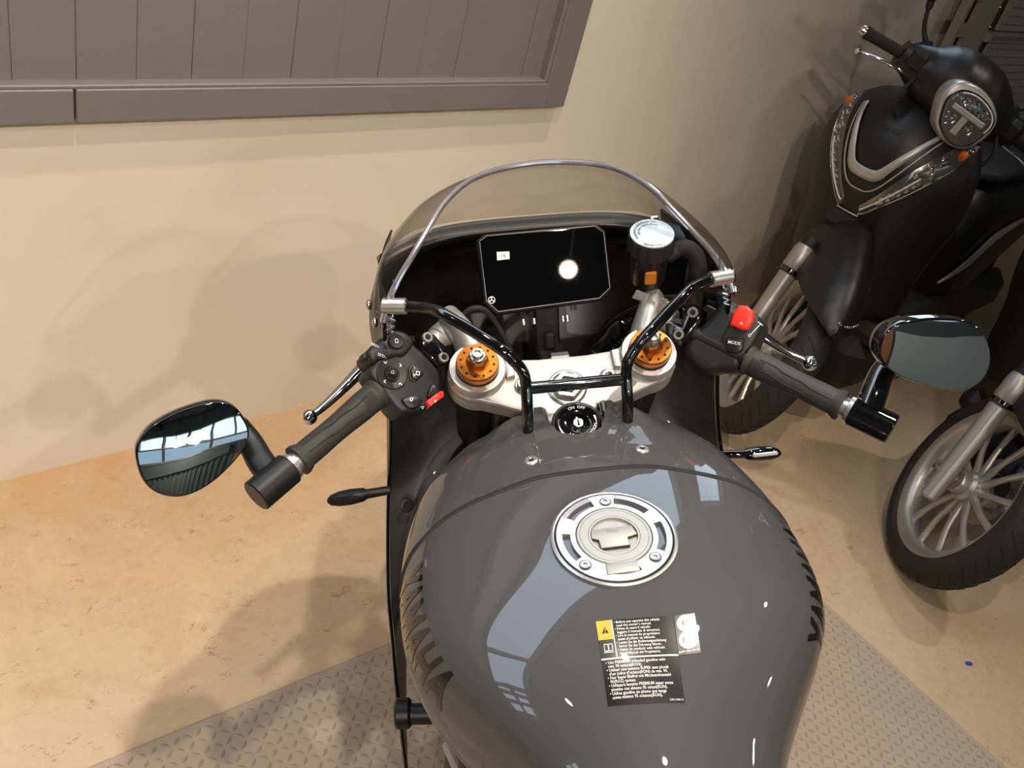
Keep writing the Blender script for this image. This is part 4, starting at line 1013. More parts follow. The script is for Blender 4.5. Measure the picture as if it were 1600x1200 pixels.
mb = MB(); text_arc(mb, 'WARNING CLEAN FILLER CAP BEFORE REMOVING.', (0, 0), RF, .0214, R_(205), .0045, .0014, -1, .01, .86); text_arc(mb, 'USE ONLY DOT4 BRAKE FLUID FROM A', (0, 0), RF, .0163, R_(190), .0040, .0014, -1, .01, .92)
text_arc(mb, 'SEALED CONTAINER', (0, 0), RF, .0245, R_(232), .0043, .0014, 1, .01, .9)
mb.build('lid_print', 'dark_cavity', rs, smooth=False, fix=False)
MB().box(RC + RF[2] * .030 + RN * -.0005 + RF[1] * .010, (.011, .005, .004), Matrix((RF[1], RF[2], RN)).transposed(), .001).build('lid_clip', 'steel', rs)
MB().box(RC + Vector((-.004, -.0225, -.050)), (.015, .004, .018), ch=.002).build('sight_glass', 'brake_fluid', rs)
MB().tube([RC + Vector((.02, .0, -.035)), RC + Vector((.045, .005, -.026)), RC + Vector((.062, .0, -.045)), RC + Vector((.060, -.01, -.085)), Vector((.182, -.262, .972))], [.009, .0105, .0115, .0105, .010], 14, smooth=6).build('reservoir_hose', 'rubber_black', rs)
mb = MB(); bp = [Vector((.104, -.262, 1.012)), Vector((.144, -.262, .994)), Vector((.147, -.263, .985)), Vector((.122, -.264, .945)), Vector((.112, -.290, .965))]
for a, b in zip(bp, bp[1:]):
    dv = (b - a); mb.box((a + b) / 2, (dv.length + .003, .003, .013), Matrix((dv.normalized(), Vector((0, 1, 0)) - dv.normalized() * dv.normalized().y, dv.normalized().cross(Vector((0, 1, 0))))).transposed().normalized(), .001)
mb.build('reservoir_bracket', 'alu_cast', rs, smooth=False)
MB().ball((.116, -.272, .968), .005).build('bracket_screw', 'steel', rs)
MB().tube([(-.150, -.20, .93), (-.122, -.22, .966), (-.100, -.22, .985), (-.078, -.22, .975), (-.055, -.235, .93), (-.04, -.26, .88)], .004, 8, smooth=6).build('wiring_loop', 'rubber_black', moto)
mb = MB().tube([(.060, -.24, .905), (.078, -.235, .925), (.095, -.225, .938), (.120, -.215, .935)], .010, 10, smooth=6)
for k in range(14):
    t = k / 13; p = Vector((.060, -.24, .905)).lerp(Vector((.115, -.217, .938)), t) + Vector((0, 0, .006 * sin(pi * t)))
    mb.torus(p, (1, .3, .4), .0102, .0014, 14, 6)
mb.build('corrugated_hose', 'gloss_black', moto)

# ---- windscreen: a clear bubble with a polished rolled edge, held by a black tubular stay
RIM = [(0, -.165, 1.1550), (.055, -.172, 1.1530), (.095, -.190, 1.1480), (.128, -.216, 1.1330), (.152, -.246, 1.1130), (.171, -.268, 1.0950), (.188, -.285, 1.0780), (.203, -.300, 1.0580), (.213, -.308, 1.0330)]
BASE = [(0, -.046, 1.025), (.060, -.047, 1.025), (.115, -.050, 1.024), (.160, -.062, 1.023), (.188, -.090, 1.021), (.205, -.130, 1.020), (.215, -.180, 1.020), (.219, -.240, 1.019), (.215, -.300, 1.016)]
rimp = catmull([(-x, y, z) for x, y, z in RIM[:0:-1]] + RIM, 4); basep = catmull([(-x, y, z) for x, y, z in BASE[:0:-1]] + BASE, 4)
nR = len(rimp) - 1
def screen(a, b):
    i = min(nR, round(a * nR)); p = rimp[i].lerp(basep[i], b); bl = sin(pi * b) * .022
    o = Vector((p.x * .9, .25, .45)).normalized(); return p + o * bl
ws = MB().grid(screen, nR, 14).build('windscreen', 'windscreen_clear', moto, ang=80, label='clear bubble windscreen with a bright polished edge')
MB().tube(rimp, .0037, 10).build('screen_edge', 'edge_bright', ws)
for sx in (-1, 1):
    for (x, y, z) in ((.2285, -.262, 1.030), (.2225, -.290, 1.022)):
        MB().ball((sx * x, y, z), (.004, .0065, .0065)).build('screen_bolt', 'steel', ws)
sp = [Vector(p) for p in STAY]
full = [Vector((.058, -.43, .90))] + sp
stay = MB().tube([Vector((-p.x, p.y, p.z)) for p in full], .0068, 14, smooth=5).build('screen_stay', 'gloss_black', moto)
MB().tube(full, .0068, 14, smooth=5).build('stay_tube', 'gloss_black', stay)
MB().cyl((-.056, -.410, .992), (.056, -.410, .992), .0072, seg=18).build('stay_crossbar', 'gloss_black', stay)
for sx in (-1, 1):
    for q in (-1, 1): pass
    a = Vector((sx * .1835, -.3065, 1.0510)); b = Vector((sx * .2105, -.2995, 1.0495))
    MB().cyl(a, b, .0098, seg=28, ch=.0008).build('stay_sleeve', 'alu_brushed', stay)
    m_ = (a + b) / 2 + Vector((sx * .002, -.002, 0)); dv = Vector((-sx * .10, .30, .70)).normalized()
    mb = MB().cyl(m_ + dv * .032, m_ - dv * .012, .0011, seg=8); mb.build('clip_pin', 'chrome', stay)
    mb = MB(); q0 = m_ - dv * .010; lo = [q0]
    for k in range(1, 8): lo.append(q0 - dv * (.0033 * k) + Vector((sx * .0030 * (1 if k % 2 else -1), 0, 0)))
    mb.tube(lo, .0012, 7, smooth=4); mb.tube([p + Vector((sx * .003, 0, 0)) for p in lo[::-1]], .0012, 7, smooth=4); mb.build('clip_coil', 'chrome', stay)

# ---- cowl, inner dash panel, half fairing
CW = [(.185, .040, .035, .82), (.175, .085, .065, .830), (.150, .130, .080, .84), (.10, .170, .078, .860), (.03, .198, .098, .868), (-.045, .214, .140, .880)]
def cowl(a, b):
    t = a * (len(CW) - 1); i = min(int(t), len(CW) - 2); u = t - i
    y, w, h, zc = (CW[i][q] * (1 - u) + CW[i + 1][q] * u for q in range(4)); th = R_(-140 + 280 * b)
    return Vector((w * math.copysign(abs(sin(th)) ** .8, sin(th)), y, zc + h * math.copysign(abs(cos(th)) ** .75, cos(th))))
cw = MB().grid(cowl, 20, 48, .003).build('front_cowl', 'paint_black', moto, ang=60)
hd = MB().lathe([(.0, .015), (.05, .012), (.072, .0), (.078, -.012), (.078, -.04)], (0, .172, .80), (0, 1, -.08), 40).build('headlamp', 'lens_clear', moto)
MB().torus((0, .164, .80), (0, 1, -.08), .080, .006, 40, 8).build('headlamp_rim', 'gloss_black', hd)
# black inner panel with its rolled top lip (hollow that the instruments sit in)
def panel(a, b):
    x = -.216 + .432 * b; q = abs(x) / .216
    top = Vector((x, -.055 - .070 * q ** 4, 1.027 - .006 * q ** 3)); lip = Vector((x * .985, -.072 - .075 * q ** 4, 1.010 - .006 * q ** 3))
    deep = Vector((x * .96, -.030 - .11 * q ** 3, .955)); low = Vector((x * .9, -.10 - .10 * q ** 2, .80))
    P = [top, lip, deep, low]; return catmull(P, 8)[min(24, round(a * 24))]
ip = MB().grid(panel, 24, 36, .003).build('inner_panel', 'panel_black', moto, ang=70)
TOPE = [(.196, -.045, 1.018), (.206, -.10, 1.024), (.213, -.165, 1.030), (.215, -.225, 1.034), (.214, -.275, 1.034), (.212, -.306, 1.030)]
REAR = [(.212, -.306, 1.030), (.2155, -.295, .960), (.2170, -.290, .889), (.224, -.297, .82), (.2310, -.310, .770), (.2390, -.360, .713), (.2440, -.402, .663), (.2440, -.443, .624), (.2450, -.490, .550), (.2450, -.520, .446)]
FRNT = [(.200, -.045, 1.012), (.208, -.02, .960), (.214, .010, .889), (.218, .02, .82), (.220, .01, .770), (.222, -.01, .713), (.224, -.04, .663), (.226, -.07, .624), (.228, -.14, .550), (.230, -.23, .446)]
def pl(tab, t):
    P = catmull(tab, 6); i = t * (len(P) - 1); k = min(int(i), len(P) - 2); return P[k].lerp(P[k + 1], i - k)
for sx in (-1, 1):
    def side(a, b, sx=sx):
        f, r = pl(FRNT, a), pl(REAR, a); t = pl(TOPE, b); w = max(0, 1 - a * 12)
        p = f.lerp(r, b); p.x += sin(pi * b) * (.003 + .020 * math.exp(-((a - .14) / .11) ** 2)) * (1 - w)
        p = p.lerp(t, w); return Vector((sx * p.x, p.y, p.z))
    fa = MB().grid(side, 56, 22, .0032, sx > 0).build('side_fairing', 'cowl_grey', moto, ang=60)
    edge = [Vector((sx * x, y, z)) for x, y, z in REAR]
    MB().tube(edge, .0024, 8, smooth=5).build('fairing_edge', 'gloss_black', fa)
    # inner cover behind the bars, closing the fairing towards the radiator
    def inner(a, b, sx=sx):
        e = pl(REAR[1:8], a); i_ = pl([(.150, -.235, .945), (.135, -.250, .885), (.125, -.270, .825), (.130, -.310, .770), (.150, -.360, .715), (.190, -.405, .670), (.230, -.430, .632)], a)
        p = (e + Vector((-.004, .004, 0))).lerp(i_, b); p.y += .012 * sin(pi * b); return Vector((sx * p.x, p.y, p.z))
    ic = MB().grid(inner, 30, 10, .003).build('inner_cover', 'cover_black', moto, ang=60)
    MB().lathe([(.0095, .0), (.0093, .002), (.0070, .0035), (.0055, .0035), (.0050, .0015), (0, .0015)], (sx * .2085, -.338, .763), (-sx * .35, -.78, .52), 22).build('cover_bolt', 'engine_grey', ic)
    # slim indicator on a stalk
    c = Vector((sx * .238, -.315, .772)); d_ = Vector((sx * .062, -.002, -.004))
    mb = MB(); rings = []
    for t, a_, b_ in ((-.15, .006, .006), (.35, .0065, .0065), (.42, .0085, .010), (.7, .0100, .0115), (.95, .0095, .0105), (1.12, .0070, .0075), (1.2, .0025, .003)):
        p = c + d_ * t; rings.append([p + Vector((0, b_ * cos(2 * pi * k_ / 16), a_ * sin(2 * pi * k_ / 16))) for k_ in range(16)])
    ts = mb.loft(rings).build('turn_signal', 'satin_black' if sx < 0 else 'gloss_black', moto)
    p0 = c + d_ * .48; p1 = c + d_ * 1.08
    MB().box((p0 + p1) / 2 + Vector((0, -.0078, .0050)), (abs(p1.x - p0.x), .0060, .0055), ch=.002).build('signal_lens', 'dark_cavity' if sx < 0 else 'lens_clear', ts)
    MB().cyl((sx * .20, -.545, .60), (sx * .236, -.540, .60), .013, seg=24).cyl((sx * .226, -.540, .60), (sx * .246, -.538, .60), .019, seg=28, ch=.003).build('crash_bobbin', 'satin_black', moto)

# ---- running gear, mostly hidden below the tank
def wheel(name, c, R, w, parent):
    wv = MB()
    prof = []
    for k in range(25):
        t = pi * k / 24; prof.append((R - .055 + .055 * sin(t) ** .8, -w * .5 * cos(t)))
    ty = wv.lathe([(R - .062, -w * .42)] + prof + [(R - .062, w * .42)], c, (1, 0, 0), 56).build(name, 'tyre_rubber', parent)
    mb = MB().lathe([(R - .06, -w * .42), (R - .085, -w * .38), (R - .088, 0), (R - .085, w * .38), (R - .06, w * .42), (R - .07, 0), (R - .06, -w * .42)], c, (1, 0, 0), 48); mb.build('wheel_rim', 'satin_black', ty)
    MB().cyl(Vector(c) - Vector((.04, 0, 0)), Vector(c) + Vector((.04, 0, 0)), .035, seg=24).build('wheel_hub', 'satin_black', ty)
    for k in range(10):
        a = 2 * pi * k / 10; MB().tube([Vector(c) + Vector((0, .03 * cos(a), .03 * sin(a))), Vector(c) + Vector((0, (R - .08) * cos(a), (R - .08) * sin(a)))], [.012, .008], 8).build('wheel_spoke', 'satin_black', ty)
    for sx in (-1, 1): MB().lathe([(.10, -.0025), (.148, -.0025), (.148, .0025), (.10, .0025), (.10, -.0025)], Vector(c) + Vector((sx * .06, 0, 0)), (1, 0, 0), 40).build('brake_disc', 'steel', ty)
wheel('front_wheel', (0, 0, .30), .30, .12, moto)
wheel('rear_wheel', (0, -1.50, .315), .315, .18, moto)
MB().grid(lambda a, b: Vector((.068 * sin(R_(-80 + 160 * b)), (.318 + .012 * cos(R_(-80 + 160 * b))) * cos(R_(25 + 120 * a)), .30 + (.318 + .012 * cos(R_(-80 + 160 * b))) * sin(R_(25 + 120 * a)))), 20, 10, .003).build('front_mudguard', 'paint_black', moto, ang=60)
mb = MB().box((0, -.62, .50), (.30, .34, .30), Matrix.Rotation(.25, 3, 'X'), .04); mb.box((0, -.78, .40), (.34, .36, .22), ch=.05); mb.cyl((-.19, -.70, .43), (.19, -.70, .43), .085, seg=32, ch=.01); mb.cyl((-.17, -.52, .44), (.17, -.52, .44), .06, seg=28, ch=.01)
eng = mb.build('engine_block', 'engine_grey', moto, ang=30)
MB().lathe([(.0, -.05), (.060, -.05), (.062, -.012), (.050, .0), (.030, .006), (0, .008)], (-.178, -.612, .585), (-1, .05, .35), 36).build('engine_cover', 'satin_black', eng)
for a_ in (20, 140, 260): MB().cyl((-.175, -.612 + .05 * cos(R_(a_)), .585 + .05 * sin(R_(a_))), (-.192, -.612 + .05 * cos(R_(a_)), .590 + .05 * sin(R_(a_))), .006, seg=10).build('cover_bolt', 'steel', eng)
MB().tube([(-.184, -.655, .70), (-.172, -.695, .70), (-.160, -.735, .695), (-.145, -.80, .68)], .0065, 10, smooth=4).build('frame_edge', 'alu_cast', moto)
MB().box((0, -.36, .60), (.30, .05, .34), Matrix.Rotation(.3, 3, 'X'), .012).build('radiator', 'rubber_black', moto)
for sx in (-1, 1):
    MB().tube([(sx * .05, -.40, .86), (sx * .13, -.55, .76), (sx * .15, -.78, .66), (sx * .13, -.98, .52)], .028, 12, smooth=6).build('frame_spar', 'satin_black', moto)
    MB().box((sx * .12, -1.25, .36), (.04, .56, .07), ch=.012).build('swingarm', 'satin_black', moto)
    MB().tube([(sx * .14, -1.0, .40), (sx * .24, -1.02, .40)], .011, 10).build('footpeg', 'steel', moto)
MB().grid(lambda a, b: Vector(((.10 + .055 * a) * sin(R_(-95 + 190 * b)) * (1 if a < .85 else .8), -.93 - .52 * a, .765 + .02 * a + (.075 + .03 * a * a) * max(0, cos(R_(-95 + 190 * b))) ** .6)), 24, 18, .004).build('rider_seat', 'seat_vinyl', moto, ang=60)
MB().grid(lambda a, b: Vector((.13 * (1 - .5 * a) * sin(R_(-120 + 240 * b)), -1.40 - .38 * a, .80 + .06 * a + .08 * (1 - .5 * a) * cos(R_(-120 + 240 * b)))), 12, 20, .004).build('tail_cowl', 'paint_grey', moto, ang=60)
MB().tube([(-.13, -.75, .30), (-.20, -.72, .16), (-.262, -.70, -.062)], .012, 10, smooth=4).build('side_stand', 'satin_black', moto)
MB().cyl((.15, -1.02, .40), (.19, -1.55, .42), .045, .055, 24, ch=.006).build('silencer', 'satin_black', moto)

# ================================================================== matt black large-wheel scooter (own frame: x its right side, y forward,
# origin under the front axle); the fork, front wheel and handlebar are turned to full left lock about the raked steering axis
RHO = R_(26.5); UA = Vector((0, -sin(RHO), cos(RHO))); PA = Vector((0, -.035 * cos(RHO), .28 - .035 * sin(RHO)))
LOW = Vector((0, 0, -.016)); ST = Matrix.Rotation(R_(42.5), 3, UA)
def bdy(p): return Vector(p) + LOW
def ste(p): return ST @ (Vector(p) - PA) + PA + LOW
def SM(): return MB(ste)
def BM(): return MB(bdy)
def AM(): return MB(lambda p: bdy(p) + Vector((.018, 0, 0)))       # apron and everything fixed on it
SL = 'matt black scooter by the wall with its headlight and chrome V lamps in full view'
sco = thing('scooter', SL, 'scooter', (.678, 2.504, 0), (0, 0, -R_(218.7)), 'black scooters in a row')

# front wheel
WC = Vector((0, 0, .28)); TR = .275
prof = []
for k in range(29):
    t = pi * k / 28; prof.append((TR - .052 + .052 * sin(t) ** .75, -.050 * cos(t)))
fw = SM().lathe([(TR - .058, -.040)] + prof + [(TR - .058, .040)], WC, (1, 0, 0), 72).build('front_wheel', 'tyre_rubber', sco)
mb = SM()                                                     # tread grooves as thin dark slashes on the crown
for k in range(44):
    a = 2 * pi * k / 44; pts = []
    for j in range(4):
        x = .006 + .010 * j; th = a + .035 * j; tt = math.acos(max(-1, min(1, -x / .050))); r = TR - .052 + .052 * sin(tt) ** .75 + .0004
        pts.append((x, th, r))
    for sg in (-1, 1):
        P = [WC + Vector((sg * x, r * cos(th + (.055 if sg < 0 else 0)), r * sin(th + (.055 if sg < 0 else 0)))) for x, th, r in pts]
        mb.tube(P, .0014, 5)
gr = mb.build('tread_groove', 'dark_cavity', fw); gr['kind'] = 'stuff'
rp = [(.2165, -.041), (.2185, -.038), (.2165, -.034), (.206, -.032), (.199, -.026), (.193, -.014), (.191, 0), (.193, .014), (.199, .026), (.206, .032), (.2165, .034), (.2185, .038), (.2165, .041), (.206, .039), (.195, .032), (.186, .020), (.182, .0), (.186, -.020), (.195, -.032), (.206, -.039), (.2165, -.041)]
SM().lathe(rp, WC, (1, 0, 0), 72).build('wheel_rim', 'wheel_silver', fw)
mb = SM().lathe([(0, -.062), (.018, -.062), (.022, -.05), (.040, -.028), (.044, -.012), (.044, .012), (.042, .026), (.034, .034), (.034, .052), (.030, .058), (.012, .060), (0, .060)], WC, (1, 0, 0), 40); mb.build('wheel_hub', 'wheel_silver', fw)
sp_me = None
for k in range(13):
    a = 2 * pi * k / 13 + .1
    p0 = WC + Vector((.006, .036 * cos(a), .036 * sin(a))); p1 = WC + Vector((.012, .11 * cos(a + .03), .11 * sin(a + .03))); p2 = WC + Vector((.004, .187 * cos(a + .06), .187 * sin(a + .06)))
    SM().tube([p0, p1, p2], [.0125, .0085, .0115], 10, smooth=4, flat=.8, hint=(1, 0, 0)).build('wheel_spoke', 'wheel_silver', fw)
mb = SM(); mb.lathe([(.075, -.050), (.120, -.050), (.120, -.046), (.075, -.046), (.075, -.050)], WC, (1, 0, 0), 56); mb.build('brake_disc', 'steel', fw)
mb = SM()
for k in range(40):
    a = 2 * pi * k / 40; r = .090 + .018 * (k % 3) / 2
    mb.lathe([(.0038, -.0505), (0, -.0505)], WC + Vector((0, r * cos(a), r * sin(a))), (1, 0, 0), 8)
mb.build('disc_holes', 'dark_cavity', fw, fix=False)
SM().box(WC + Vector((-.052, -.06, .10)), (.045, .05, .09), Matrix.Rotation(.5, 3, 'X'), .01).build('brake_caliper', 'engine_grey', sco)
# fork
for sx in (-1, 1):
    ax = lambda t, sx=sx: Vector((sx * .100, .036, .250)) + (Vector((0, -.160, .320))).normalized() * t
    fk = SM().cyl(ax(-.035), ax(.255), .0225, .0265, 28, .006).build('fork_leg', 'fork_silver', sco)
    SM().cyl(ax(.255), ax(.268), .0300, seg=28, ch=.002).build('fork_seal', 'gloss_black', fk)
    SM().lathe([(.0285, .268), (.0310, .272), (.0310, .325), (.0270, .342), (.0, .350)], ax(0), ax(1) - ax(0), 28).build('fork_cover', 'fork_silver', fk)
    SM().cyl(ax(.31), ax(.37), .024, seg=20).build('fork_tube', 'scooter_plastic', fk)
    # axle lug with the pinch rib
    SM().cyl(Vector((sx * .060, 0, .28)), Vector((sx * .112, .0, .28)), .0135, seg=20, ch=.002).build('axle_boss', 'fork_silver', fk)
    SM().box(Vector((sx * .100, .014, .272)), (.030, .046, .034), Matrix.Rotation(-.4, 3, 'X'), .008).build('axle_lug', 'fork_silver', fk)
    SM().cyl(Vector((sx * .1165, .022, .262)), Vector((sx * .1245, .022, .262)), .0060, seg=6).build('pinch_bolt', 'steel', fk)
SM().cyl((-.128, 0, .28), (.128, 0, .28), .0075, seg=16).build('wheel_axle', 'steel', sco)
# front fender with its pointed nose
FS = [(.205, .535, .006, .006), (.185, .558, .032, .022), (.145, .588, .058, .050), (.085, .622, .076, .09), (.01, .651, .088, .13), (-.07, .676, .094, .16), (-.15, .692, .096, .18), (-.22, .690, .094, .19), (-.27, .660, .09, .19)]
def fender(a, b):
    t = a * (len(FS) - 1); i = min(int(t), len(FS) - 2); u = t - i; y, z, w, d = (FS[i][q] * (1 - u) + FS[i + 1][q] * u for q in range(4))
    th = pi * (b - .5); s_ = sin(th); return Vector((w * math.copysign(abs(s_) ** .9, s_), y + .25 * d * (abs(s_) ** 3), z - d * (1 - cos(th)) ** 1.0 - .012 * abs(s_)))
fe = SM().grid(fender, 32, 28, .004).build('front_fender', 'scooter_matt', sco, ang=50)
mb = SM(); mb.ball((.004, .190, .557), (.007, .006, .004)); 
for k in range(7): mb.ball((-.012 - .007 * k, .190 - .0035 * k - .0006 * k * k, .557 + .0008 * k), (.0034, .003, .0026), seg=8, rows=6)
mb.build('fender_emblem', 'chrome', fe)
SM().box((0, -.10, .57), (.15, .16, .10), Matrix.Rotation(.45, 3, 'X'), .03).build('fork_bridge', 'scooter_plastic', sco)

# front apron
AZ = [(.30, -.30, .17, .10), (.40, -.25, .192, .12), (.48, -.215, .202, .14), (.55, -.196, .206, .15), (.63, -.182, .216, .165), (.70, -.174, .232, .165), (.77, -.164, .240, .165), (.83, -.158, .238, .160), (.89, -.168, .226, .150), (.94, -.192, .200, .135), (.98, -.228, .160, .11), (1.01, -.270, .110, .08), (1.02, -.31, .06, .05)]
def at_z(z):
    A = AZ
    if z <= A[0][0]: return A[0][1:]
    if z >= A[-1][0]: return A[-1][1:]
    return tuple(interp([(-r[0], r[q]) for r in A], -z) for q in (1, 2, 3))
def apron(x, z, h=0.):
    yc, w, d = at_z(z); u = min(1.05, abs(x) / w); e = 1e-3
    p = Vector((x, yc - d * u ** 2.2, z)); n = Vector((2.2 * d * u ** 1.2 / w * (1 if x > 0 else -1), 1, -.15)).normalized(); return p + n * h
rings = []
for q in range(31):
    z = .30 + (1.02 - .30) * q / 30; yc, w, d = at_z(z)
    r = [apron(w * (2 * k / 24 - 1), z) for k in range(25)]
    r += [Vector((w * 1.0, yc - d - .03, z)), Vector((w * .8, yc - d - .085, z)), Vector((0, yc - d - .10, z)), Vector((-w * .8, yc - d - .085, z)), Vector((-w * 1.0, yc - d - .03, z))]
    rings.append(r)
ap = AM().loft(rings).build('front_apron', 'scooter_matt', sco, ang=55)
def lin2(pts, t):
    P = catmull([(a, b, 0) for a, b in pts], 6); i = t * (len(P) - 1); k = min(int(i), len(P) - 2); return P[k].lerp(P[k + 1], i - k)
OUT = [(.030, .694), (.048, .708), (.085, .752), (.128, .806), (.168, .868), (.192, .925), (.194, .958)]
INN = [(.026, .722), (.036, .734), (.058, .766), (.084, .812), (.112, .864), (.146, .922), (.168, .962)]
for sx in (-1, 1):
    def vl(a, b, sx=sx, h=.006):
        p = lin2(OUT, a).lerp(lin2(INN, a), b); return apron(sx * p.x, p.y, h * (.35 + sin(pi * b)) * min(1, .25 + a * 2))
    pl_ = AM().grid(lambda a, b: vl(a, b, h=.003), 30, 6, .002, sx > 0).build('position_lamp', 'lamp_glass', ap, ang=60)
    mb = AM()                                             # reflector facets inside the lens
    random.seed(7)
    for k in range(26):
        a = .30 + .66 * k / 26; b = .2 + .6 * random.random(); p = vl(a, b, h=.0045); mb.ball(p, (.006, .0035, .009), Matrix.Rotation(.6 * sx, 3, 'Y'), 6, 4)
    mb.build('lamp_reflector', 'chrome', pl_, smooth=False)
    mb = AM(); p = vl(.86, .45, h=.006); mb.ball(p, (.013, .007, .019), Matrix.Rotation(.55 * sx, 3, 'Y'), 12, 8); mb.build('indicator_bulb', 'amber', pl_)
    AM().grid(lambda a, b: vl(a, b, h=.0135), 30, 6, .0012, sx > 0).build('lamp_lens', 'lens_cover', pl_, ang=60)
    AM().tube([vl(k / 20, 0, h=.012) for k in range(21)], .0022, 6).build('lamp_edge', 'chrome', pl_)
    AM().tube([vl(.05 + .9 * k / 20, .55, h=.011) for k in range(14)], .0022, 6).build('light_guide', 'white_print', pl_)
UL = [(.128, .955), (.106, .895), (.078, .832), (.050, .784), (.026, .765), (0, .762)]
ul = [(x, z) for x, z in UL] + [(-x, z) for x, z in UL[-2::-1]]
AM().tube([apron(p.x, p.y, .003) for p in catmull([(a, b, 0) for a, b in ul], 6)], .0024, 8).build('apron_line', 'scooter_silver', ap)
TI = [(.112, .962), (.092, .925), (.070, .888), (.050, .852), (.036, .833), (.024, .828), (0, .826)]; TO_ = [(.117, .962), (.101, .922), (.083, .882), (.064, .842), (.050, .815), (.032, .801), (0, .799)]
ti = TI + [(-x, z) for x, z in TI[-2::-1]]; to = TO_ + [(-x, z) for x, z in TO_[-2::-1]]
def trim(a, b):
    p = lin2(ti, a).lerp(lin2(to, a), b); return apron(p.x, p.y, .004 + .005 * sin(pi * b))
AM().grid(trim, 40, 5, .004).build('apron_trim', 'scooter_silver', ap, ang=60)
mb = AM(); vs, fs = text_geo('HONDA', .018, .01, 1.05); mb.add([apron(-x - .005, .935 + y, .0012) for x, y in vs], fs); mb.build('apron_lettering', 'scooter_plastic', ap, smooth=False, fix=False)
AM().tube([apron(.034 * (1 - 2 * k / 8), .691, .006) for k in range(9)], .0026, 6).build('chin_line', 'scooter_silver', ap)
AM().box((0, -.165, .66), (.10, .03, .05), Matrix.Rotation(.2, 3, 'X'), .012).build('lower_grille', 'scooter_plastic', ap)
AM().ball((.005, -.150, .640), (.006, .006, .008)).build('grille_screw', 'steel', ap)

# handlebar unit (turned with the fork): cover, headlamp, grips, lever, mirrors
HC = [(0, -.355, 1.062, .120, .108), (.05, -.355, 1.062, .115, .103), (.095, -.355, 1.060, .092, .086), (.13, -.352, 1.058, .064, .062), (.17, -.35, 1.058, .044, .046), (.205, -.352, 1.057, .030, .036)]
rings = []
for x, y, z, ry, rz in [(-a,) + tuple(b) for a, *b in HC[:0:-1]] + HC:
    rings.append([Vector((x, y + ry * cos(2 * pi * k / 28), z + rz * sin(2 * pi * k / 28))) for k in range(28)])
P = []
for i in range(len(rings) - 1):
    for u in (0, .25, .5, .75): P.append([rings[i][k].lerp(rings[i + 1][k], u) for k in range(28)])
P.append(rings[-1])
hc = SM().loft(P).build('handlebar_cover', 'scooter_matt', sco, ang=60)
SM().cyl((0, -.40, 1.02), (0, -.26, .78), .085, .11, 28).build('steering_neck', 'scooter_plastic', sco)
HN = unit((0, .97, .22)); HO = Vector((-.004, -.208, 1.050)); HF = (HO, Vector((1, 0, 0)), Vector((1, 0, 0)).cross(HN), HN)
def hpx(pts):      # (dx, dy) in 92:91 measuring units of the lamp face -> plane coordinates
    out = []
    for dx, dy in pts: out.append((-.001273 * dx - .001276 * dy, (.000898 * dx - .001225 * dy) * 1.03))
    return out
cvt = lambda q: hpx([(x / 3.81 - 242, y / 3.81 - 65) for x, y in q])
ring_o = cvt([(728, 280), (745, 190), (778, 110), (830, 62), (900, 45), (980, 68), (1050, 125), (1094, 200), (1101, 275), (1065, 335), (1000, 385), (915, 418), (835, 408), (765, 360)])
lens_o = cvt([(752, 270), (770, 190), (800, 132), (850, 100), (910, 93), (980, 118), (1040, 172), (1076, 240), (1062, 300), (1000, 350), (925, 394), (855, 395), (790, 360)])
hr = SM().prism(ring_o, HF, -.045, .010, .010, rnd=4).build('headlamp_surround', 'scooter_silver', hc, ang=45)
cx = sum(p[0] for p in lens_o) / 13; cy = sum(p[1] for p in lens_o) / 13
SM().prism([(cx + (a - cx) * 1.04, cy + (b - cy) * 1.04) for a, b in lens_o], HF, -.01, .0125, .002, rnd=4).build('lamp_bezel', 'gloss_black', hr, ang=30)
sh = lambda s_: [(cx + (a - cx) * s_, cy + (b - cy) * s_) for a, b in lens_o]
SM().prism(sh(.97), HF, .0, .0130, .0, rnd=4).build('lamp_bowl', 'lamp_glass', hr, ang=30)
mb = SM(); fl = lambda p, h: fpt(HF, p[0], p[1], h)
rr = [(p.x, p.y) for p in catmull([(a, b, 0) for a, b in sh(.93)], 4, True)]
n_ = len(rr); mb.tube([fl(rr[(k_ + int(.30 * n_)) % n_], .0150) for k_ in range(int(.42 * n_))], .0020, 6); mb.build('light_ring', 'white_print', hr)
mb = SM(); mb.box(fl((cx, cy + .006), .0165), (.104, .016, .008), Matrix((HF[1], HF[2], HF[3])).transposed(), .003); mb.box(fl((cx + .002, cy - .026), .0165), (.020, .050, .007), Matrix((HF[1], HF[2], HF[3])).transposed(), .003); mb.build('lamp_divider', 'cap_satin', hr)
random.seed(3)
for nm, q in (('led_reflector', [(-.032, .026), (0, .030), (.032, .026)]), ('led_projector', [(-.026, -.022), (.030, -.022)])):
    for a, b in q:
        mb = SM(); c_ = fl((cx + a, cy + b), .013); mb.lathe([(.0150, .005), (.0135, .002), (.006, -.002), (0, -.002)], c_, HN, 14, 1.0); mb.ball(c_ + HN * .002, .0045, seg=8, rows=6); mb.build(nm, 'chrome' if nm == 'led_reflector' else 'steel', hr)
mb = SM(); 
for k in range(110):
    t = random.random() * 2 * pi; r = random.random() ** .5; i = int(t / (2 * pi) * len(rr)); p = rr[i]
    mb.ball(fl((cx + (p[0] - cx) * r * .9, cy + (p[1] - cy) * r * .9), .0145), (.0035, .0035, .002), seg=6, rows=4)
mb.build('reflector_facets', 'chrome', hr, smooth=False)
rings = []
for s_, h in ((.99, .0125), (.97, .020), (.88, .026), (.6, .030), (.2, .031)):
    q = [(p.x, p.y) for p in catmull([(a, b, 0) for a, b in sh(s_)], 4, True)]; rings.append([fl(p, h) for p in q])
SM().loft(rings).build('lamp_lens', 'lens_cover', hr, ang=60)
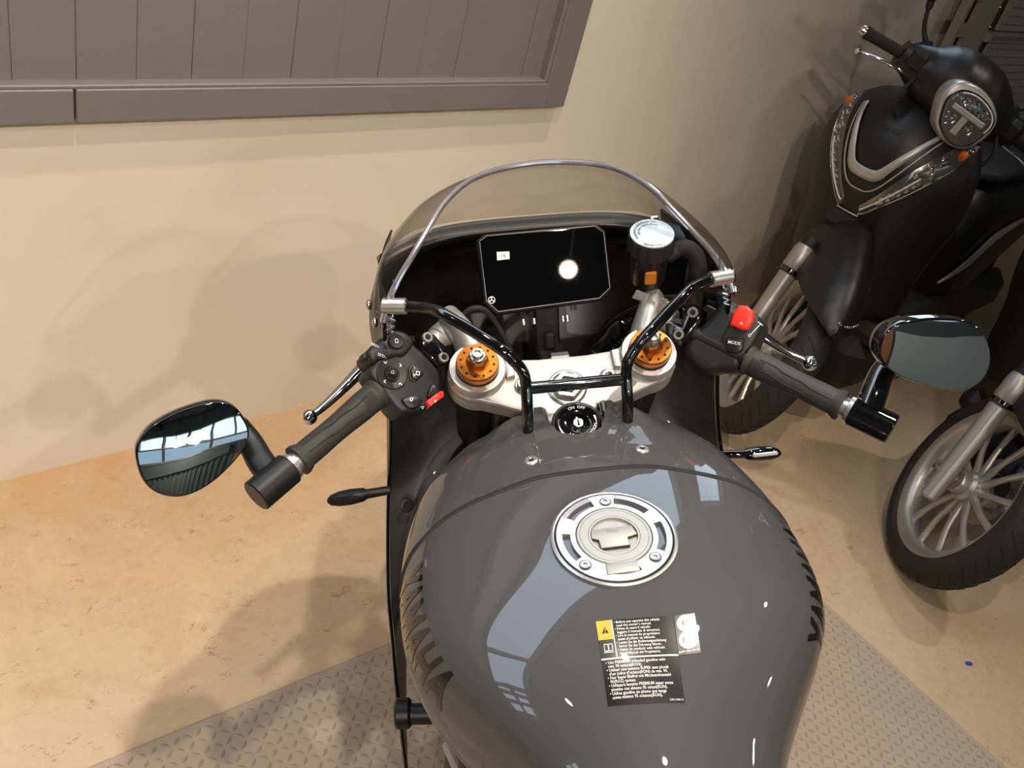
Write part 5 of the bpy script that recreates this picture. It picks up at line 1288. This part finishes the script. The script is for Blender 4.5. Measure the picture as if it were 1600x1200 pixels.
for sx in (-1, 1):
    a, b = Vector((sx * .175, -.350, 1.059)), Vector((sx * .318, -.352, 1.045)); d = (b - a).normalized()
    gp = SM().lathe([(0, 0), (.0185, 0), (.0185, .004), (.0155, .008)] + [(.0155 + .0008 * (k % 2), .012 + .006 * k) for k in range(20)] + [(.0175, .136), (.0175, .140), (0, .140)], a, d, 24).build('grip', 'rubber_black', sco)
    SM().lathe([(.0125, .138), (.0150, .142), (.0150, .150), (.0135, .153), (.0135, .158), (.0105, .162), (0, .162)], a, d, 24).build('bar_end', 'steel', gp)
    lp = [Vector((sx * .165, -.285, 1.034)), Vector((sx * .205, -.283, 1.033)), Vector((sx * .25, -.290, 1.026)), Vector((sx * .29, -.300, 1.014)), Vector((sx * .312, -.302, 1.006))]
    SM().tube(lp, [.0090, .0080, .0062, .0052, .0055], 12, smooth=6, flat=.6).ball(lp[-1], .0085).build('brake_lever', 'chrome', sco)
    mb = SM().box((sx * .165, -.325, 1.070), (.05, .060, .060), ch=.014); mb.box((sx * .155, -.365, 1.092), (.045, .045, .03), ch=.010); mb.build('switch_cluster', 'scooter_plastic', sco)
    st_ = [Vector((sx * .150, -.375, 1.096)), Vector((sx * .163, -.380, 1.108)), Vector((sx * .184, -.385, 1.124)), Vector((sx * .202, -.388, 1.146)), Vector((sx * .216, -.392, 1.172)), Vector((sx * .232, -.395, 1.205))]
    mr = SM().tube(st_, [.0095, .0080, .0062, .0060, .0060, .0062], 10, smooth=5).build('mirror_stem', 'scooter_plastic', sco)
    SM().cyl((sx * .148, -.374, 1.092), (sx * .158, -.379, 1.116), .0115, seg=16, ch=.002).build('stem_boot', 'rubber_black', mr)
    mb = SM().lathe([(.0085, 0), (.0105, .010), (.0095, .018), (.0150, .026), (.024, .05)], st_[-2], st_[-1] - st_[-2], 16); mb.ball(st_[-1] + Vector((sx * .03, -.01, .085)), (.065, .022, .058), Matrix.Rotation(-.2 * sx, 3, 'Y'), 20, 12); mb.build('mirror_head', 'scooter_plastic', mr)
    SM().tube([Vector((sx * .14, -.31, 1.045)), Vector((sx * .158, -.265, 1.005)), Vector((sx * .150, -.255, .965)), Vector((sx * .11, -.275, .925)), Vector((sx * .07, -.30, .88))], .0055, 8, smooth=6).build('brake_cable', 'rubber_black', sco)

# body behind the apron
BM().box((0, -.60, .33), (.39, .60, .09), ch=.03).build('floorboard', 'scooter_plastic', sco)
BM().box((0, -.68, .225), (.38, .86, .20), ch=.05).build('belly_cover', 'scooter_plastic', sco)
rings = []
for y, w, z0, z1 in ((-.74, .13, .25, .66), (-.82, .155, .22, .74), (-.95, .165, .22, .77), (-1.2, .165, .40, .79), (-1.45, .150, .50, .80), (-1.65, .11, .60, .80), (-1.78, .05, .68, .78)):
    rings.append([Vector((w * math.copysign(abs(sin(t)) ** .6, sin(t)), y, (z0 + z1) / 2 + (z1 - z0) / 2 * math.copysign(abs(cos(t)) ** .7, cos(t)))) for t in [2 * pi * k / 28 for k in range(28)]])
bd = BM().loft(rings).build('rear_body', 'scooter_matt', sco, ang=55)
rings = []
for y, w, z0, z1 in ((-.80, .06, .755, .78), (-.86, .12, .75, .81), (-1.05, .145, .76, .835), (-1.3, .155, .78, .86), (-1.55, .13, .79, .86), (-1.66, .06, .79, .83)):
    rings.append([Vector((w * math.copysign(abs(sin(t)) ** .7, sin(t)), y, (z0 + z1) / 2 + (z1 - z0) / 2 * math.copysign(abs(cos(t)) ** .7, cos(t)))) for t in [2 * pi * k / 24 for k in range(24)]])
BM().loft(rings).build('scooter_seat', 'seat_vinyl', sco, ang=55)
TS = [(-.725, .440), (-.80, .505), (-.905, .590), (-1.02, .622), (-1.19, .640), (-1.40, .650)]; TL = [(-.728, .436), (-.83, .478), (-.92, .545), (-1.04, .592), (-1.19, .622), (-1.40, .645)]
for sx in (-1, 1):
    def trm(a, b, sx=sx):
        p = lin2(TS, a).lerp(lin2(TL, a), b); return Vector((sx * (.166 + .004 * sin(pi * b) - .028 * max(0, 1 - a * 3) ** 1.5), p.x, p.y))
    BM().grid(trm, 24, 5, .004, sx > 0).build('side_trim', 'scooter_silver', bd, ang=60)
RC_ = Vector((0, -1.34, .28))
rw = BM().lathe([(TR - .062, -.042)] + [(r, x * 1.1) for r, x in prof] + [(TR - .062, .042)], RC_, (1, 0, 0), 48).build('rear_wheel', 'tyre_rubber', sco)
mb = BM().lathe(rp, RC_, (1, 0, 0), 48); mb.lathe([(0, -.04), (.19, -.012), (.19, .012), (0, .04)], RC_, (1, 0, 0), 48); mb.build('wheel_rim', 'wheel_silver', rw)
BM().box((-.13, -1.08, .30), (.10, .60, .16), ch=.04).build('engine_case', 'engine_grey', sco)
BM().cyl((.15, -1.05, .30), (.17, -1.60, .36), .05, .06, 24, ch=.01).build('silencer', 'scooter_plastic', sco)
mb = BM()
for sx in (-1, 1): mb.tube([(sx * .10, -.92, .30), (sx * .17, -1.0, .12), (sx * .19, -1.02, .017)], .013, 10)
mb.tube([(-.17, -1.0, .12), (.17, -1.0, .12)], .011, 10); mb.build('centre_stand', 'scooter_plastic', sco)

# the second scooter of the row: the same thing, copied with its parts
def copy_tree(o, parent=None):
    c = o.copy(); COL.objects.link(c)
    for k in ('label', 'category', 'group'):
        if k in o: c[k] = o[k]
    if parent is not None: c.parent = parent
    for ch in list(o.children): copy_tree(ch, c)
    return c
sc2 = copy_tree(sco); sc2.location = (1.188, 2.077, 0); sc2.rotation_euler = (0, 0, -R_(219.6))
sc2['label'] = 'matt black scooter nearly out of the picture, only its silver front wheel and fork showing'
